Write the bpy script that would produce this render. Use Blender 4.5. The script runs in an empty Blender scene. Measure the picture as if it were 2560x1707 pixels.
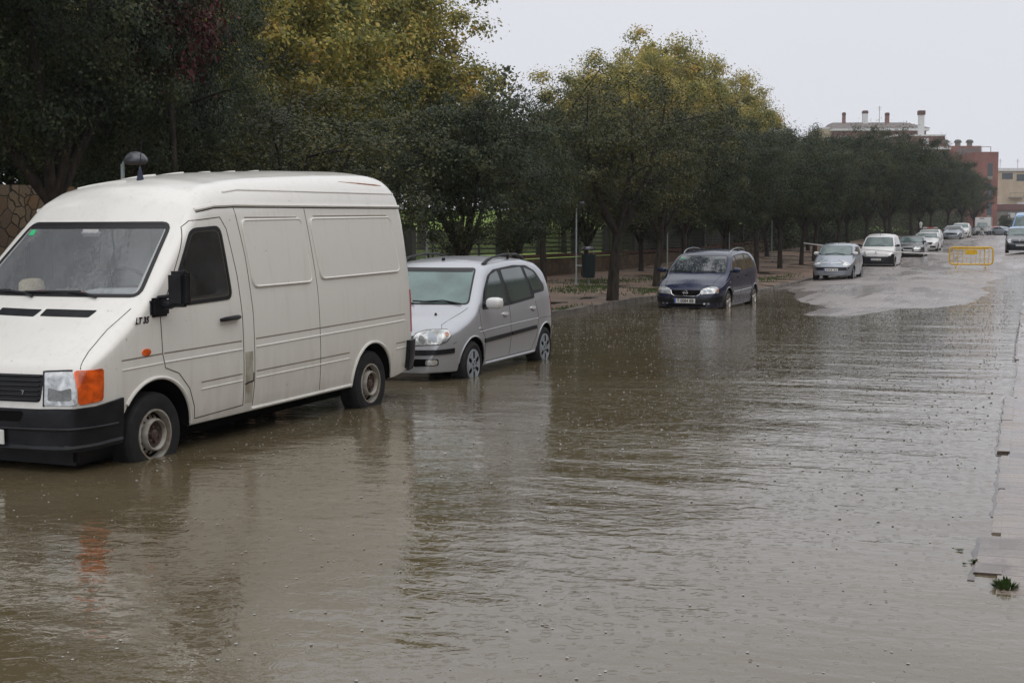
import bpy, bmesh, math, random
import numpy as np
from mathutils import Vector, Matrix, geometry
from mathutils.bvhtree import BVHTree
R_ = math.radians
rnd = random.Random(7)
scn = bpy.context.scene

# ------------------------------------------------------------------ camera, sky, light
cam_d = bpy.data.cameras.new('camera'); cam = bpy.data.objects.new('camera', cam_d)
scn.collection.objects.link(cam); scn.camera = cam
cam_d.sensor_width = 36.0; cam_d.lens = 3400/2560*36.0
cam_d.clip_start = 0.1; cam_d.clip_end = 3000
PH = math.atan(263.5/3400); TH = math.atan(1290*math.cos(PH)/3400)
cam.location = (0, 0, 1.75)
cam.rotation_euler = (math.pi/2-PH, 0, TH)

SUN_EL, SUN_AZ = R_(58), R_(140)
world = bpy.data.worlds.new("World"); scn.world = world; world.use_nodes = True
wt = world.node_tree; wt.nodes.clear()
wo = wt.nodes.new('ShaderNodeOutputWorld'); wb = wt.nodes.new('ShaderNodeBackground')
sky = wt.nodes.new('ShaderNodeTexSky'); sky.sky_type = 'NISHITA'; sky.sun_disc = False
sky.sun_elevation = SUN_EL; sky.sun_rotation = SUN_AZ; sky.dust_density = 6; sky.air_density = 1.2
tc = wt.nodes.new('ShaderNodeTexCoord'); sx = wt.nodes.new('ShaderNodeSeparateXYZ')
rp = wt.nodes.new('ShaderNodeValToRGB')   # overcast deck: brighter overhead than at the horizon
rp.color_ramp.elements[0].position = 0.0; rp.color_ramp.elements[0].color = (7.7, 7.85, 8.45, 1)
rp.color_ramp.elements[1].position = 1.0; rp.color_ramp.elements[1].color = (12.6, 12.6, 12.6, 1)
e = rp.color_ramp.elements.new(0.35); e.color = (7.7, 7.8, 8.3, 1)
mx = wt.nodes.new('ShaderNodeMixRGB'); mx.inputs[0].default_value = 0.96
bg_noise = wt.nodes.new('ShaderNodeTexNoise'); bg_noise.inputs['Scale'].default_value = 1.6; bg_noise.inputs['Detail'].default_value = 3
mulc = wt.nodes.new('ShaderNodeMixRGB'); mulc.blend_type = 'MULTIPLY'; mulc.inputs[0].default_value = 0.12
wl = wt.links.new
wl(tc.outputs['Generated'], sx.inputs[0]); wl(sx.outputs['Z'], rp.inputs[0]); wl(tc.outputs['Generated'], bg_noise.inputs['Vector'])
wl(sky.outputs[0], mx.inputs[1]); wl(rp.outputs[0], mulc.inputs[1]); wl(bg_noise.outputs['Fac'], mulc.inputs[2]); wl(mulc.outputs[0], mx.inputs[2])
wl(mx.outputs[0], wb.inputs[0]); wb.inputs[1].default_value = 0.108; wl(wb.outputs[0], wo.inputs[0])
sd = bpy.data.lights.new('sun', 'SUN'); sd.energy = 0.5; sd.angle = R_(60); sd.color = (1, 0.97, 0.93)
sun = bpy.data.objects.new('sun', sd); scn.collection.objects.link(sun)
sun.rotation_euler = (math.pi/2-SUN_EL, 0, math.pi-SUN_AZ)
vs = scn.view_settings; vs.view_transform = 'Standard'; vs.look = 'None'; vs.exposure = 0.0; vs.gamma = 1.0; vs.use_curve_mapping = False
scn.cycles.max_bounces = 6; scn.cycles.transparent_max_bounces = 12

# ------------------------------------------------------------------ materials
def new_mat(name):
    m = bpy.data.materials.new(name); m.use_nodes = True
    return m, m.node_tree, m.node_tree.nodes['Principled BSDF']
def nd(t, typ, **kw):
    n = t.nodes.new(typ)
    for k, v in kw.items():
        if k in n.inputs: n.inputs[k].default_value = v
        else: setattr(n, k, v)
    return n
def noise_mat(name, stops, scale=5, rough=0.6, rough2=None, detail=5, bump=0, bscale=None, metal=0, coat=0, ior=1.45, coord='Object', distort=0, stretch=(1,1,1), spec=None):
    """colour ramp over noise; optional roughness range and bump"""
    m, t, b = new_mat(name); L = t.links.new
    co = nd(t, 'ShaderNodeTexCoord'); mp = nd(t, 'ShaderNodeMapping'); mp.inputs['Scale'].default_value = stretch
    L(co.outputs[coord], mp.inputs[0])
    n = nd(t, 'ShaderNodeTexNoise', Scale=scale, Detail=detail, Distortion=distort); L(mp.outputs[0], n.inputs['Vector'])
    r = nd(t, 'ShaderNodeValToRGB'); L(n.outputs['Fac'], r.inputs[0])
    el = r.color_ramp.elements
    while len(el) > 1: el.remove(el[0])
    el[0].position = stops[0][0]; el[0].color = (*stops[0][1], 1)
    for p, c in stops[1:]:
        q = el.new(p); q.color = (*c, 1)
    L(r.outputs[0], b.inputs['Base Color'])
    if rough2 is not None:
        n2 = nd(t, 'ShaderNodeTexNoise', Scale=scale*0.7, Detail=4); L(mp.outputs[0], n2.inputs['Vector'])
        mr = nd(t, 'ShaderNodeMapRange'); mr.inputs[1].default_value = 0.38; mr.inputs[2].default_value = 0.62
        mr.inputs[3].default_value = rough; mr.inputs[4].default_value = rough2
        L(n2.outputs['Fac'], mr.inputs[0]); L(mr.outputs[0], b.inputs['Roughness'])
    else: b.inputs['Roughness'].default_value = rough
    b.inputs['Metallic'].default_value = metal; b.inputs['Coat Weight'].default_value = coat; b.inputs['IOR'].default_value = ior
    b.inputs['Coat Roughness'].default_value = 0.06
    if spec is not None: b.inputs['Specular IOR Level'].default_value = spec
    if bump:
        n3 = nd(t, 'ShaderNodeTexNoise', Scale=bscale or scale*6, Detail=4); L(mp.outputs[0], n3.inputs['Vector'])
        bp = nd(t, 'ShaderNodeBump', Strength=bump, Distance=0.02); L(n3.outputs['Fac'], bp.inputs['Height']); L(bp.outputs[0], b.inputs['Normal'])
    return m
def flat(name, c, rough=0.5, metal=0, coat=0, var=0.12, scale=6, bump=0, spec=None):
    c2 = tuple(x*(1-var) for x in c); c3 = tuple(min(1, x*(1+var)) for x in c)
    return noise_mat(name, [(0.35, c2), (0.65, c3)], scale=scale, rough=rough, metal=metal, coat=coat, bump=bump, spec=spec)
def paint(name, c, metal=0.0, rough=0.3, coatw=0.7, spec=0.5, dirt=(0.28, 0.25, 0.2), dirt_top=0.75, dirt_amt=0.5):
    """car paint: film of road dirt low on the body, broken by noise and run marks"""
    m, t, b = new_mat(name); L = t.links.new
    co = nd(t, 'ShaderNodeTexCoord'); s = nd(t, 'ShaderNodeSeparateXYZ'); L(co.outputs['Object'], s.inputs[0])
    mp = nd(t, 'ShaderNodeMapping'); mp.inputs['Scale'].default_value = (5, 5, 1.2); L(co.outputs['Object'], mp.inputs[0])
    n = nd(t, 'ShaderNodeTexNoise', Scale=2.2, Detail=7, Roughness=0.62); L(mp.outputs[0], n.inputs['Vector'])
    mr = nd(t, 'ShaderNodeMapRange'); mr.inputs[1].default_value = dirt_top; mr.inputs[2].default_value = 0.15; mr.inputs[3].default_value = 0.03; mr.inputs[4].default_value = 1.0
    L(s.outputs['Z'], mr.inputs[0])
    mu = nd(t, 'ShaderNodeMath', operation='MULTIPLY'); L(mr.outputs[0], mu.inputs[0])
    n_r = nd(t, 'ShaderNodeMapRange'); n_r.inputs[1].default_value = 0.3; n_r.inputs[2].default_value = 0.75; n_r.inputs[3].default_value = 0.25; n_r.inputs[4].default_value = 1; L(n.outputs['Fac'], n_r.inputs[0])
    L(n_r.outputs[0], mu.inputs[1])
    mu2 = nd(t, 'ShaderNodeMath', operation='MULTIPLY'); mu2.inputs[1].default_value = dirt_amt; L(mu.outputs[0], mu2.inputs[0])
    mix = nd(t, 'ShaderNodeMixRGB'); mix.inputs[1].default_value = (*c, 1); mix.inputs[2].default_value = (*dirt, 1); L(mu2.outputs[0], mix.inputs[0])
    L(mix.outputs[0], b.inputs['Base Color']); b.inputs['Metallic'].default_value = metal
    ma = nd(t, 'ShaderNodeMath', operation='MULTIPLY_ADD'); ma.inputs[1].default_value = 0.35; ma.inputs[2].default_value = rough; L(mu2.outputs[0], ma.inputs[0]); L(ma.outputs[0], b.inputs['Roughness'])
    b.inputs['Coat Weight'].default_value = coatw; b.inputs['Specular IOR Level'].default_value = spec; b.inputs['Coat Roughness'].default_value = 0.05
    sp_ = nd(t, 'ShaderNodeTexNoise', Scale=26, Detail=3, Roughness=0.5); L(co.outputs['Object'], sp_.inputs['Vector'])
    sr = nd(t, 'ShaderNodeMapRange'); sr.inputs[1].default_value = 0.70; sr.inputs[2].default_value = 0.76; sr.inputs[3].default_value = 0; sr.inputs[4].default_value = 0.55; L(sp_.outputs['Fac'], sr.inputs[0])
    st_m = nd(t, 'ShaderNodeMapping'); st_m.inputs['Scale'].default_value = (9, 9, 0.7); L(co.outputs['Object'], st_m.inputs[0])
    st_ = nd(t, 'ShaderNodeTexNoise', Scale=1.6, Detail=5, Roughness=0.6); L(st_m.outputs[0], st_.inputs['Vector'])
    s2 = nd(t, 'ShaderNodeMapRange'); s2.inputs[1].default_value = 0.52; s2.inputs[2].default_value = 0.78; s2.inputs[3].default_value = 0; s2.inputs[4].default_value = 0.26*dirt_amt; L(st_.outputs['Fac'], s2.inputs[0])
    mxx = nd(t, 'ShaderNodeMath', operation='MAXIMUM'); L(sr.outputs[0], mxx.inputs[0]); L(s2.outputs[0], mxx.inputs[1])
    mix2 = nd(t, 'ShaderNodeMixRGB'); L(mxx.outputs[0], mix2.inputs[0]); L(mix.outputs[0], mix2.inputs[1]); mix2.inputs[2].default_value = (*dirt, 1); L(mix2.outputs[0], b.inputs['Base Color'])
    # beads of rain
    v = nd(t, 'ShaderNodeTexVoronoi', Scale=70); L(co.outputs['Object'], v.inputs['Vector'])
    vr = nd(t, 'ShaderNodeMapRange'); vr.inputs[1].default_value = 0.0; vr.inputs[2].default_value = 0.35; vr.inputs[3].default_value = 1; vr.inputs[4].default_value = 0; L(v.outputs['Distance'], vr.inputs[0])
    bp = nd(t, 'ShaderNodeBump', Strength=0.12, Distance=0.004); L(vr.outputs[0], bp.inputs['Height']); L(bp.outputs[0], b.inputs['Coat Normal'])
    return m
def glass_mat(name, tint, rough=0.03, film=0.0, opaque=True, spec=0.5, lev=0.5):
    m, t, b = new_mat(name); L = t.links.new
    if opaque:
        co = nd(t, 'ShaderNodeTexCoord'); n = nd(t, 'ShaderNodeTexNoise', Scale=3.0, Detail=5); L(co.outputs['Object'], n.inputs['Vector'])
        r = nd(t, 'ShaderNodeValToRGB'); L(n.outputs['Fac'], r.inputs[0])
        r.color_ramp.elements[0].color = (*[x*0.75 for x in tint], 1); r.color_ramp.elements[0].position = 0.3
        r.color_ramp.elements[1].color = (*[x*1.2 for x in tint], 1); r.color_ramp.elements[1].position = 0.7
        L(r.outputs[0], b.inputs['Base Color']); b.inputs['Roughness'].default_value = rough; b.inputs['Coat Weight'].default_value = spec; b.inputs['Specular IOR Level'].default_value = lev
        b.inputs['Coat Roughness'].default_value = 0.02
        v = nd(t, 'ShaderNodeTexNoise', Scale=60, Detail=2); L(co.outputs['Object'], v.inputs['Vector'])
        bp = nd(t, 'ShaderNodeBump', Strength=0.06, Distance=0.003); L(v.outputs['Fac'], bp.inputs['Height']); L(bp.outputs[0], b.inputs['Normal'])
    else:
        t.nodes.remove(b); out = t.nodes['Material Output']
        tr = nd(t, 'ShaderNodeBsdfTransparent'); tr.inputs[0].default_value = (*tint, 1)
        gl = nd(t, 'ShaderNodeBsdfGlossy'); gl.inputs['Roughness'].default_value = rough
        df = nd(t, 'ShaderNodeBsdfDiffuse'); df.inputs[0].default_value = (0.62, 0.65, 0.68, 1)
        m1 = nd(t, 'ShaderNodeMixShader'); m1.inputs[0].default_value = film; L(tr.outputs[0], m1.inputs[1]); L(df.outputs[0], m1.inputs[2])
        fr = nd(t, 'ShaderNodeFresnel', IOR=1.5); m2 = nd(t, 'ShaderNodeMixShader'); L(fr.outputs[0], m2.inputs[0]); L(m1.outputs[0], m2.inputs[1]); L(gl.outputs[0], m2.inputs[2])
        L(m2.outputs[0], out.inputs[0])
    return m
def emis_free_lens(name, c):
    return flat(name, c, rough=0.08, coat=1.0, var=0.3, scale=14, bump=0.35)

M = {}
M['van'] = paint('cream_white_paint', (0.82, 0.805, 0.765), rough=0.30, dirt=(0.30, 0.265, 0.19), dirt_top=1.05, dirt_amt=0.55)
M['silver'] = paint('silver_paint', (0.47, 0.49, 0.53), metal=0.4, rough=0.30, dirt_amt=0.2)
M['navy'] = paint('navy_paint', (0.005, 0.014, 0.056), metal=0.0, rough=0.2, coatw=0.55, spec=0.3, dirt=(0.10, 0.085, 0.07), dirt_amt=0.6)
M['silver2'] = paint('pale_silver_paint', (0.31, 0.35, 0.41), metal=0.4, rough=0.32, dirt_amt=0.3)
M['white'] = paint('white_paint', (0.74, 0.74, 0.74), rough=0.3, dirt_amt=0.3)
M['black'] = paint('black_paint', (0.015, 0.016, 0.02), rough=0.2, dirt_amt=0.25)
M['grey'] = paint('dark_grey_paint', (0.10, 0.105, 0.12), metal=0.5, rough=0.3, dirt_amt=0.2)
M['blue'] = paint('light_blue_paint', (0.20, 0.36, 0.60), rough=0.3, dirt_amt=0.2)
M['red'] = paint('red_paint', (0.55, 0.12, 0.08), rough=0.3, dirt_amt=0.2)
M['plastic'] = flat('black_plastic', (0.014, 0.015, 0.018), rough=0.4, var=0.35, scale=7, bump=0.05, spec=0.28)
M['rubber'] = flat('tyre_rubber', (0.014, 0.014, 0.015), rough=0.75, var=0.3, scale=12, bump=0.1)
M['dark'] = flat('wheel_well_dark', (0.006, 0.006, 0.006), rough=0.95, spec=0.1)
M['seam'] = flat('gap_shadow_dark', (0.05, 0.047, 0.04), rough=0.9, spec=0.1)
M['seal'] = flat('rubber_seal', (0.012, 0.012, 0.015), rough=0.45)
M['steel'] = noise_mat('dusty_steel_wheel', [(0.3, (0.20, 0.155, 0.11)), (0.6, (0.40, 0.385, 0.35))], scale=9, rough=0.55, metal=0.1, bump=0.1)
M['steel_in'] = noise_mat('rusty_wheel_centre', [(0.3, (0.035, 0.03, 0.027)), (0.7, (0.14, 0.09, 0.07))], scale=12, rough=0.6)
M['cap'] = flat('wheel_cover_grey', (0.36, 0.40, 0.45), rough=0.35, metal=0.3)
M['alloy'] = flat('alloy_metal', (0.55, 0.53, 0.50), rough=0.25, metal=0.8)
M['chrome'] = flat('chrome', (0.7, 0.7, 0.72), rough=0.12, metal=1.0, var=0.03)
M['lens'] = noise_mat('headlight_lens', [(0.3, (0.20, 0.21, 0.21)), (0.5, (0.55, 0.57, 0.58)), (0.7, (0.85, 0.86, 0.86))], scale=9, rough=0.12, metal=0.55, coat=1.0, bump=0.5, bscale=16, distort=1.0)
M['lensdark'] = emis_free_lens('reflector_grey', (0.16, 0.17, 0.17))
M['orange'] = flat('orange_indicator_lens', (0.80, 0.10, 0.006), rough=0.12, coat=1.0, var=0.45, scale=12, bump=0.35)
M['amber'] = flat('amber_bulb', (0.40, 0.16, 0.08), rough=0.15, coat=1.0, var=0.4, scale=30)
M['redlens'] = flat('red_lamp_lens', (0.35, 0.01, 0.03), rough=0.15, coat=1.0)
M['plate'] = flat('plate_white', (0.72, 0.72, 0.70), rough=0.35, var=0.03)
M['plateblue'] = flat('plate_blue', (0.02, 0.12, 0.55), rough=0.35, var=0.03)
M['ink'] = flat('ink_black', (0.012, 0.012, 0.014), rough=0.5)
M['g_dark'] = glass_mat('dark_glass', (0.012, 0.015, 0.016))
M['g_teal'] = glass_mat('misted_teal_glass', (0.13, 0.205, 0.20), rough=0.12)
M['g_teal2'] = glass_mat('misted_side_glass', (0.045, 0.075, 0.072), rough=0.06)
M['g_zaf'] = glass_mat('sky_glass', (0.035, 0.045, 0.055), rough=0.02, spec=1.0)
M['g_brown'] = glass_mat('brownish_glass', (0.10, 0.082, 0.052), rough=0.05, spec=0.0, lev=0.12)
M['g_far'] = glass_mat('greenish_glass', (0.10, 0.15, 0.15), rough=0.06)
M['g_van'] = glass_mat('van_windshield_glass', (0.85, 0.88, 0.90), rough=0.02, film=0.20, opaque=False)
M['g_side'] = glass_mat('van_side_glass', (0.50, 0.50, 0.48), rough=0.02, film=0.03, opaque=False)
M['cabin'] = flat('cab_grey', (0.50, 0.51, 0.53), rough=0.8)
M['dash'] = flat('dash_grey', (0.62, 0.64, 0.65), rough=0.6)
M['straw'] = noise_mat('straw', [(0.35, (0.78, 0.62, 0.40)), (0.65, (0.95, 0.84, 0.64))], scale=60, rough=0.8, bump=0.3)
M['pink'] = flat('pink_band', (0.60, 0.18, 0.16), rough=0.8)
M['green_s'] = flat('green_sticker', (0.05, 0.55, 0.22), rough=0.5)
M['yellow'] = noise_mat('yellow_barrier_paint', [(0.3, (0.70, 0.40, 0.015)), (0.65, (0.88, 0.56, 0.03))], scale=5, rough=0.4)
M['galv'] = flat('galvanised_post', (0.33, 0.38, 0.38), rough=0.5, metal=0.3)
M['lampcap'] = flat('lamp_cap_grey', (0.11, 0.115, 0.13), rough=0.25, metal=0.4)
M['lampglass'] = flat('lamp_lens', (0.10, 0.10, 0.11), rough=0.15)
M['bin'] = flat('bin_green', (0.010, 0.020, 0.022), rough=0.45)
M['coping'] = noise_mat('red_brick_coping', [(0.35, (0.075, 0.035, 0.028)), (0.65, (0.14, 0.07, 0.052))], scale=8, rough=0.8)
M['fence'] = flat('fence_steel', (0.07, 0.075, 0.065), rough=0.6)
M['tape'] = flat('plastic_tape', (0.70, 0.68, 0.68), rough=0.4)
M['bark'] = noise_mat('dark_bark', [(0.35, (0.018, 0.015, 0.012)), (0.65, (0.055, 0.045, 0.035))], scale=5, stretch=(3, 3, 0.6), rough=0.9, bump=0.6, bscale=18)
M['bark2'] = noise_mat('plane_bark', [(0.35, (0.09, 0.085, 0.065)), (0.65, (0.22, 0.20, 0.15))], scale=3, rough=0.9, bump=0.4)
M['rust'] = noise_mat('rust', [(0.4, (0.22, 0.07, 0.03)), (0.6, (0.40, 0.20, 0.10))], scale=18, rough=0.9)

def leaf_mat(name, cols, clump=1.1):
    """leaf colour varies clump by clump and leaf by leaf (it is the leaves' own colour)"""
    m, t, b = new_mat(name); L = t.links.new
    g = nd(t, 'ShaderNodeNewGeometry'); oi = nd(t, 'ShaderNodeObjectInfo')
    ad = nd(t, 'ShaderNodeVectorMath', operation='ADD'); co = nd(t, 'ShaderNodeTexCoord'); L(co.outputs['Object'], ad.inputs[0])
    sc = nd(t, 'ShaderNodeVectorMath', operation='SCALE'); sc.inputs[0].default_value = (31, 17, 9); L(oi.outputs['Random'], sc.inputs['Scale']); L(sc.outputs[0], ad.inputs[1])
    n = nd(t, 'ShaderNodeTexNoise', Scale=clump, Detail=3); L(ad.outputs[0], n.inputs['Vector'])
    m1 = nd(t, 'ShaderNodeMath', operation='MULTIPLY_ADD'); m1.inputs[1].default_value = 0.3; L(g.outputs['Random Per Island'], m1.inputs[0]); L(n.outputs['Fac'], m1.inputs[2])
    m2 = nd(t, 'ShaderNodeMath', operation='SUBTRACT'); m2.inputs[1].default_value = 0.15; L(m1.outputs[0], m2.inputs[0])
    r = nd(t, 'ShaderNodeValToRGB'); L(m2.outputs[0], r.inputs[0])
    el = r.color_ramp.elements
    while len(el) > 1: el.remove(el[0])
    el[0].position = cols[0][0]; el[0].color = (*cols[0][1], 1)
    for p, c in cols[1:]: el.new(p).color = (*c, 1)
    L(r.outputs[0], b.inputs['Base Color']); b.inputs['Roughness'].default_value = 0.5; b.inputs['Specular IOR Level'].default_value = 0.3
    tl = nd(t, 'ShaderNodeBsdfTranslucent'); L(r.outputs[0], tl.inputs[0]); ms = nd(t, 'ShaderNodeMixShader'); ms.inputs[0].default_value = 0.25
    L(b.outputs[0], ms.inputs[1]); L(tl.outputs[0], ms.inputs[2]); L(ms.outputs[0], t.nodes['Material Output'].inputs[0])
    return m
M['leaf_dark'] = leaf_mat('evergreen_leaves', [(0.3, (0.020, 0.030, 0.020)), (0.5, (0.036, 0.054, 0.025)), (0.66, (0.074, 0.086, 0.034)), (0.78, (0.13, 0.12, 0.05))])
M['leaf_olive'] = leaf_mat('olive_leaves', [(0.3, (0.030, 0.040, 0.022)), (0.5, (0.062, 0.070, 0.030)), (0.66, (0.12, 0.115, 0.04)), (0.78, (0.20, 0.165, 0.05))])
M['leaf_yellow'] = leaf_mat('autumn_leaves', [(0.30, (0.13, 0.145, 0.04)), (0.46, (0.24, 0.235, 0.055)), (0.60, (0.42, 0.34, 0.07)), (0.76, (0.46, 0.28, 0.065))], clump=0.7)
M['leaf_green'] = leaf_mat('fresh_green_leaves', [(0.3, (0.07, 0.14, 0.04)), (0.7, (0.16, 0.30, 0.07))])
M['leaf_red'] = leaf_mat('dark_red_leaves', [(0.3, (0.04, 0.012, 0.014)), (0.7, (0.12, 0.028, 0.03))])

# stone facing
def stone_mat(name, scale, a, b2, c3, mortar=(0.06, 0.05, 0.04)):
    m, t, b = new_mat(name); L = t.links.new
    co = nd(t, 'ShaderNodeTexCoord'); 
    nz = nd(t, 'ShaderNodeTexNoise', Scale=scale*0.9, Detail=2); L(co.outputs['Object'], nz.inputs['Vector'])
    mxv = nd(t, 'ShaderNodeMixRGB'); mxv.inputs[0].default_value = 0.12; L(co.outputs['Object'], mxv.inputs[1]); L(nz.outputs['Color'], mxv.inputs[2])
    v = nd(t, 'ShaderNodeTexVoronoi', Scale=scale); L(mxv.outputs[0], v.inputs['Vector'])
    ve = nd(t, 'ShaderNodeTexVoronoi', Scale=scale, feature='DISTANCE_TO_EDGE'); L(mxv.outputs[0], ve.inputs['Vector'])
    sp = nd(t, 'ShaderNodeSeparateXYZ'); L(v.outputs['Color'], sp.inputs[0])
    r = nd(t, 'ShaderNodeValToRGB'); L(sp.outputs['X'], r.inputs[0])
    r.color_ramp.elements[0].color = (*a, 1); r.color_ramp.elements[1].color = (*b2, 1); r.color_ramp.elements.new(0.5).color = (*c3, 1)
    fine = nd(t, 'ShaderNodeTexNoise', Scale=scale*7, Detail=5); L(co.outputs['Object'], fine.inputs['Vector'])
    mm = nd(t, 'ShaderNodeMixRGB', blend_type='MULTIPLY'); mm.inputs[0].default_value = 0.6; L(r.outputs[0], mm.inputs[1]); L(fine.outputs['Fac'], mm.inputs[2])
    er = nd(t, 'ShaderNodeMapRange'); er.inputs[1].default_value = 0.015; er.inputs[2].default_value = 0.05; L(ve.outputs['Distance'], er.inputs[0])
    m3 = nd(t, 'ShaderNodeMixRGB'); m3.inputs[1].default_value = (*mortar, 1); L(er.outputs[0], m3.inputs[0]); L(mm.outputs[0], m3.inputs[2])
    L(m3.outputs[0], b.inputs['Base Color']); b.inputs['Roughness'].default_value = 0.75
    bp = nd(t, 'ShaderNodeBump', Strength=0.8, Distance=0.03); L(er.outputs[0], bp.inputs['Height']); L(bp.outputs[0], b.inputs['Normal'])
    return m
M['stone'] = stone_mat('sandstone_facing', 4.6, (0.42, 0.27, 0.14), (0.52, 0.40, 0.25), (0.32, 0.24, 0.165))
M['stone_small'] = stone_mat('low_wall_facing', 3.6, (0.20, 0.13, 0.07), (0.27, 0.19, 0.11), (0.19, 0.13, 0.08))

# ------------------------------------------------------------------ object helpers
def finish(me, smooth=True, ang=0.6):
    if smooth:
        bm = bmesh.new(); bm.from_mesh(me)
        for f in bm.faces: f.smooth = True
        for ed in bm.edges:
            if len(ed.link_faces) == 2 and ed.calc_face_angle(0) > ang: ed.smooth = False
        bm.to_mesh(me); bm.free()
def add_obj(name, me, mats, parent=None, smooth=True, ang=0.6):
    if not isinstance(mats, (list, tuple)): mats = [mats]
    for m in mats: me.materials.append(m)
    finish(me, smooth, ang)
    o = bpy.data.objects.new(name, me); scn.collection.objects.link(o)
    if parent is not None: o.parent = parent
    return o
def tag(o, label=None, cat=None, group=None, kind=None):
    if label: o['label'] = label
    if cat: o['category'] = cat
    if group: o['group'] = group
    if kind: o['kind'] = kind
    return o
def empty(name, loc, rot=(0, 0, 0)):
    o = bpy.data.objects.new(name, None); scn.collection.objects.link(o); o.location = loc; o.rotation_euler = rot
    o.empty_display_size = 0.2
    return o
def copy_tree(o, parent=None):
    c = o.copy(); scn.collection.objects.link(c); c.parent = parent
    for ch in list(o.children): copy_tree(ch, c)
    return c

class MB:
    def __init__(s): s.v = []; s.f = []
    def add(s, vs, fs):
        n = len(s.v); s.v += [tuple(v) for v in vs]; s.f += [tuple(i+n for i in f) for f in fs]; return s
    def box(s, c, d, rz=0, bev=0):
        x, y, z = d[0]/2, d[1]/2, d[2]/2; cs, sn = math.cos(rz), math.sin(rz)
        if bev:
            bm = bmesh.new(); bmesh.ops.create_cube(bm, size=1, matrix=Matrix.Diagonal((d[0], d[1], d[2], 1)))
            bmesh.ops.bevel(bm, geom=bm.edges[:], offset=bev, segments=2, affect='EDGES')
            bm.verts.index_update()
            vs = [(c[0]+p.co.x*cs-p.co.y*sn, c[1]+p.co.x*sn+p.co.y*cs, c[2]+p.co.z) for p in bm.verts]
            fs = [[v.index for v in f.verts] for f in bm.faces]; bm.free(); return s.add(vs, fs)
        vs = []
        for i in (-1, 1):
            for j in (-1, 1):
                for k in (-1, 1): vs.append((c[0]+i*x*cs-j*y*sn, c[1]+i*x*sn+j*y*cs, c[2]+k*z))
        return s.add(vs, [(0,1,3,2),(4,6,7,5),(0,4,5,1),(2,3,7,6),(0,2,6,4),(1,5,7,3)])
    def tube(s, pts, r, n=8, caps=True):
        pts = [Vector(p) for p in pts]; rr = r if isinstance(r, (list, tuple)) else [r]*len(pts)
        base = len(s.v); up = Vector((0.13, 0.07, 1)).normalized(); prev = None
        for i, p in enumerate(pts):
            d = (pts[min(i+1, len(pts)-1)]-pts[max(i-1, 0)])
            d = d.normalized() if d.length > 1e-9 else Vector((0, 0, 1))
            if prev is None:
                a = d.cross(up) if abs(d.dot(up)) < 0.95 else d.cross(Vector((1, 0, 0)))
            else: a = prev - d*prev.dot(d)
            a.normalize(); prev = a; b = d.cross(a)
            for k in range(n):
                t = 2*math.pi*k/n; s.v.append(tuple(p + (a*math.cos(t)+b*math.sin(t))*rr[i]))
        for i in range(len(pts)-1):
            for k in range(n):
                k2 = (k+1) % n; s.f.append((base+i*n+k, base+i*n+k2, base+(i+1)*n+k2, base+(i+1)*n+k))
        if caps:
            s.f.append(tuple(base+k for k in range(n))[::-1]); s.f.append(tuple(base+(len(pts)-1)*n+k for k in range(n)))
        return s
    def lathe(s, prof, c=(0, 0, 0), axis='Y', n=28, a0=0, a1=2*math.pi):
        """prof: (radius, along axis)"""
        base = len(s.v); full = abs(a1-a0-2*math.pi) < 1e-6; m = n if full else n+1
        for (r, h) in prof:
            for k in range(m):
                t = a0+(a1-a0)*k/n; x, y = r*math.cos(t), r*math.sin(t)
                p = (x, h, y) if axis == 'Y' else ((x, y, h) if axis == 'Z' else (h, x, y))
                s.v.append((c[0]+p[0], c[1]+p[1], c[2]+p[2]))
        for i in range(len(prof)-1):
            for k in range(n):
                k2 = (k+1) % m; s.f.append((base+i*m+k, base+i*m+k2, base+(i+1)*m+k2, base+(i+1)*m+k))
        return s
    def prism(s, poly, a, b, axis='Y'):
        """poly in the two other axes, extruded a..b"""
        n = len(poly); vs = []
        for h in (a, b):
            for (p, q) in poly: vs.append((p, h, q) if axis == 'Y' else ((h, p, q) if axis == 'X' else (p, q, h)))
        fs = [tuple(range(n))[::-1], tuple(range(n, 2*n))]+[(i, (i+1) % n, n+(i+1) % n, n+i) for i in range(n)]
        return s.add(vs, fs)
    def mesh(s, name, fix=True):
        me = bpy.data.meshes.new(name); me.from_pydata(s.v, [], s.f); me.validate()
        if fix:
            bm = bmesh.new(); bm.from_mesh(me); bmesh.ops.recalc_face_normals(bm, faces=bm.faces[:]); bm.to_mesh(me); bm.free()
        return me
    def build(s, name, mats, parent=None, smooth=True, ang=0.6):
        return add_obj(name, s.mesh(name), mats, parent, smooth, ang)

def boolean(o, cutter, op='DIFFERENCE'):
    md = o.modifiers.new('b', 'BOOLEAN'); md.object = cutter; md.operation = op; md.solver = 'EXACT'; md.material_mode = 'TRANSFER'
    dg = bpy.context.evaluated_depsgraph_get(); me = bpy.data.meshes.new_from_object(o.evaluated_get(dg))
    o.modifiers.clear(); o.data = me
    bpy.data.objects.remove(cutter)
    finish(me, True, 0.5)

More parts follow.
